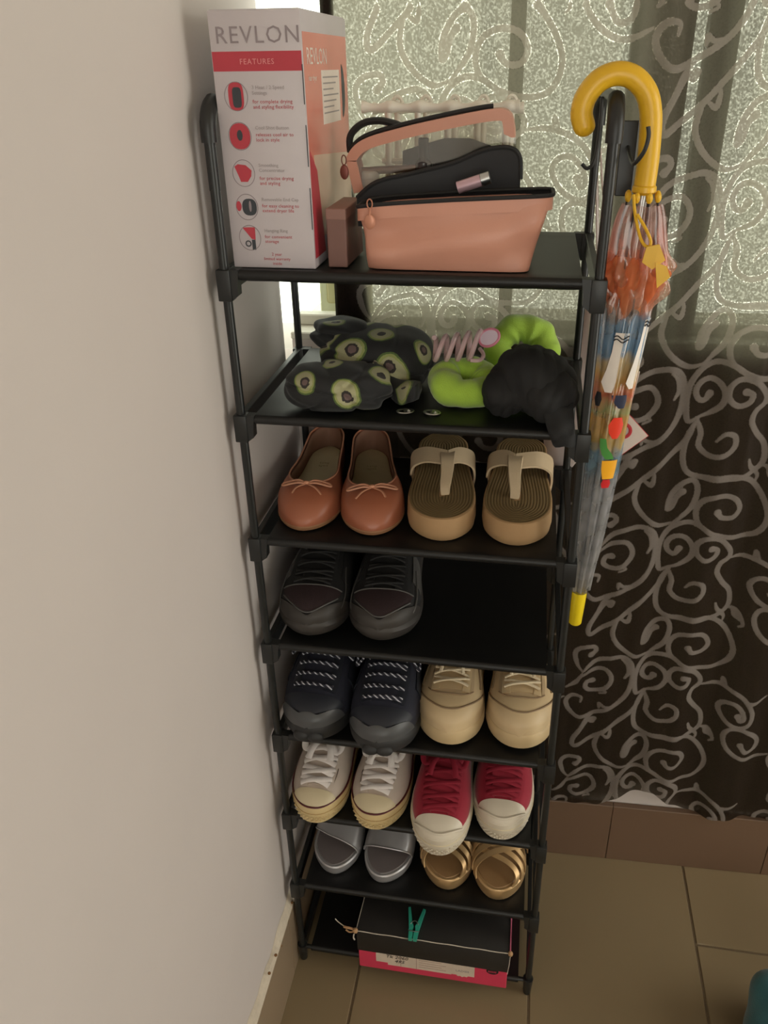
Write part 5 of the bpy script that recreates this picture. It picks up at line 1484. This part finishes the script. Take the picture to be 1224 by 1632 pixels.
ob('orange_ruffle', G().grid(rows, True), M_orange, um, ang=180, label='gathered orange border film')
# white printed shapes with black outlines on the film
M_wfilm = mat('white_print_film', (222, 214, 206), 0.4)
M_bline = mat('black_print_line', (30, 30, 34), 0.5)
def surf(a, z, off):
    s_ = (1.418-z)/(1.418-0.890); c = top.lerp(bot, s_); R = rf(-z)*1.13+off
    return Vector((c.x+R*math.cos(a), c.y+0.85*R*math.sin(a), z-UZ))
def curved(name, pts, m_, off=0.0012, label=None):
    """closed print shape: pts (angle, height) left/right edges as rows"""
    rows = []
    for (a0, a1, z) in pts:
        rows.append([surf(a0+(a1-a0)*i/6, z, off) for i in range(7)])
    return ob(name, G().grid(rows), m_, um, ang=180, label=label)
F = -PI/2
curved('printed_patch', [(F-.30, F+.22, 1.273), (F-.34, F+.16, 1.250), (F-.46, F+.06, 1.228), (F-.62, F-.02, 1.212), (F-.40, F-.10, 1.200)], M_wfilm)
curved('printed_patch', [(F+.80, F+1.25, 1.287), (F+.74, F+1.15, 1.262), (F+.60, F+1.06, 1.236), (F+.42, F+1.0, 1.212), (F+.62, F+.90, 1.204)], M_wfilm)
for z in (1.268, 1.264):
    ob('printed_line', G().tube([surf(F-.33+.55*i/8, z+0.002*math.sin(i), .0022) for i in range(9)], 0.0007, 5), M_bline, um)
    ob('printed_line', G().tube([surf(F+.78+.46*i/8, z+0.016+0.002*math.sin(i), .0022) for i in range(9)], 0.0007, 5), M_bline, um)
curved('printed_patch', [(F-.75, F-.55, 1.199), (F-.85, F-.48, 1.190), (F-.75, F-.55, 1.181)], M_bline)
curved('printed_patch', [(F-.10, F+.58, 1.197), (F+.0, F+.62, 1.189), (F+.3, F+.55, 1.180)], mat('navy_print', (40, 46, 70), 0.4))
curved('printed_patch', [(F+.15, F+.55, 1.168), (F-.02, F+.70, 1.158), (F+.05, F+.66, 1.148), (F+.25, F+.5, 1.140)], mat('red_print_spot', (222, 58, 34), 0.4))
curved('printed_patch', [(F-.30, F-.02, 1.140), (F-.24, F+.1, 1.128), (F-.10, F+.4, 1.118), (F+.1, F+.5, 1.112)], mat('green_print_spot', (70, 140, 62), 0.4))
curved('printed_patch', [(F-.05, F+.75, 1.110), (F-.02, F+.75, 1.098), (F+.10, F+.70, 1.084)], mat('amber_print_spot', (240, 172, 34), 0.4))
curved('printed_patch', [(F+.15, F+.5, 1.083), (F+.08, F+.58, 1.077), (F+.15, F+.52, 1.071)], mat('crimson_print_spot', (196, 36, 40), 0.4))
# tie strap and its tab, bottom ferrule
ob('tie_cord', G().tube(crom([ul(0.2410, 0.004, 1.420), ul(0.2445, -0.004, 1.400), ul(0.2520, -0.012, 1.378), ul(0.2590, -0.016, 1.371), ul(0.2620, -0.016, 1.376), ul(0.2560, -0.013, 1.388), ul(0.2460, -0.006, 1.402)], 6), 0.0017, 7), M_yel, um)
def quadtab(pts, th):
    return G().prism([ul(*p_) for p_ in pts], (0.0, -th, 0.0))
ob('tie_tab', quadtab([(0.2575, -0.019, 1.3720), (0.2700, -0.020, 1.3750), (0.2780, -0.020, 1.3590), (0.2660, -0.020, 1.3490), (0.2550, -0.019, 1.3560)], 0.0022), M_yel, um, smooth=False)
ob('tie_tab', quadtab([(0.2680, -0.022, 1.3570), (0.2800, -0.022, 1.3530), (0.2850, -0.022, 1.3420), (0.2730, -0.022, 1.3300)], 0.0020), M_yel, um, smooth=False)
mt = Matrix.Translation(ul(0.2315, 0.0305, 0.841))
tilt = Matrix.Rotation(0.03, 4, 'Y')
ob('tip_cap', G().lathe([(0.0078, 0.001), (0.0092, 0.003), (0.0105, 0.052), (0.0102, 0.056)], 18, (0, 0, 0), mt @ tilt), M_yel2, um, label='bright yellow tip cap')
ob('tip_clear_sleeve', G().lathe([(0.0112, 0.0565), (0.0125, 0.082)], 18, (0, 0, 0), mt @ tilt), M_clear, um)
# swing tag behind the canopy
tg = thing('paper_tag', 'white paper tag with red border hanging behind the clear umbrella', 'tag', (0.260, 0.066, 1.125))
M_tag = mat('tag_paper', (214, 200, 192), 0.6); M_tred = mat('tag_red', (186, 44, 54), 0.6)
TB = Matrix.Translation((0, 0, 0)) @ Matrix.Rotation(0.80, 4, 'Y')
def tagp(pts, th, y): return G().prism([TB @ Vector((a, y, b)) for a, b in pts], (0, th, 0))
ob('tag_border', tagp(rect(-0.033, -0.026, 0.033, 0.026), 0.0004, 0.0003), M_tred, tg, smooth=False, label='red border')
card = ob('tag_card', tagp(rect(-0.0322, -0.0252, 0.0322, 0.0252), 0.0003, 0.0), M_tag, tg, smooth=False)
ob('logo', G().tube([TB @ Vector((0.006+0.0095*math.cos(q), -0.0008, 0.006+0.0095*math.sin(q))) for q in [2.2-4.6*j/24 for j in range(25)]], 0.0022, 6, flat=0.2, up=(0, 1, 0)), M_tred, card)
for j in range(3):
    ob('text_line', tagp(rect(0.004+j*0.006, -0.0205, 0.007+j*0.006, -0.0125+j*0.001), 0.0003, -0.0004), M_dark if j < 2 else M_tred, card, smooth=False)
ob('tag_strip', G().box((-0.0015, -0.0002, 0.020), (0.0105, 0.0002, 0.082), mtx=Matrix.Rotation(0.12, 4, 'Y')), M_tag, tg, smooth=False)
ob('tag_string', G().tube([(0.010, 0.0, 0.080), (0.006, -0.006, 0.13), (-0.010, -0.012, 0.20)], 0.0005, 5), M_str, tg)

# ------------------------------------------------------------------ white plastic bag hung behind the right rear post
M_bag, nt, p = new_mat('thin_white_plastic')
nt.nodes.remove(p); out = [n for n in nt.nodes if n.type == 'OUTPUT_MATERIAL'][0]; N = nt.nodes.new
dif = N('ShaderNodeBsdfDiffuse'); dif.inputs[0].default_value = lin((228, 216, 212)); tl = N('ShaderNodeBsdfTranslucent'); tl.inputs[0].default_value = lin((226, 206, 200)); gl = N('ShaderNodeBsdfGlossy'); gl.inputs['Roughness'].default_value = 0.25
m1 = N('ShaderNodeMixShader'); m1.inputs[0].default_value = 0.45; m2 = N('ShaderNodeMixShader'); m2.inputs[0].default_value = 0.06
nt.links.new(dif.outputs[0], m1.inputs[1]); nt.links.new(tl.outputs[0], m1.inputs[2]); nt.links.new(m1.outputs[0], m2.inputs[1]); nt.links.new(gl.outputs[0], m2.inputs[2]); nt.links.new(m2.outputs[0], out.inputs[0])
lf = spl([-1.285, -1.25, -1.21, -1.166, -1.10, -1.05, -1.005, -0.975, -0.955], [.238, .230, .221, .218, .205, .188, .176, .186, .196])
rt = spl([-1.285, -1.21, -1.10, -1.00, -0.955], [.246, .252, .256, .246, .226])
rows = []
for i in range(41):
    z = 1.285-0.33*i/40; a, b = lf(-z), rt(-z); ring = []
    for j in range(24):
        q = 2*PI*j/24; c, s = math.cos(q), math.sin(q)
        x = (a+b)/2+(b-a)/2*sgn(c)*abs(c)**0.8
        y = 0.2868+0.0012*math.sin(x*160+z*30)+0.0012*math.sin(z*95)+0.0038*s*(1 if abs(c) < .95 else .3)
        ring.append((x, y, z+0.003*math.sin(x*90)))
    rows.append(ring)
pb = thing('plastic_bag', 'crumpled white plastic bag hanging behind the right rear post of the rack', 'bag', (0.222, 0.287, 0.955))
ob('bag_body', G().loft(rows), M_bag, pb, ang=80, world=True)
ob('bag_handle', G().tube(crom([(0.243, 0.2868, 1.28), (0.240, 0.286, 1.33), (0.228, 0.284, 1.40), (0.2185, 0.2795, 1.455), (0.213, 0.2805, 1.452), (0.222, 0.285, 1.39), (0.234, 0.287, 1.285)], 5), 0.0028, 6, flat=0.5), M_bag, pb, world=True)

# ------------------------------------------------------------------ teal bundle at the lower right
M_tealf = mat('teal_fabric', (42, 104, 112), 0.85, var=0.35, vscale=26, bump=0.5, bscale=400, sheen=0.3)
tb = thing('cloth_bundle', 'teal cloth bundle with a dark red patch on the tiles at the bottom right corner', 'cloth', (0.668, -0.072, 0.0))
ob('bundle', lump(0.088, 0.110, 0.090, 31, (0, 0, 0.084), 0.05), M_tealf, tb, ang=80)
ob('red_patch', lump(0.034, 0.026, 0.026, 33, (-0.070, -0.020, 0.062), 0.06), mat('dark_red_fabric', (110, 30, 40), 0.85, var=0.2), tb, ang=80, label='dark red patch')
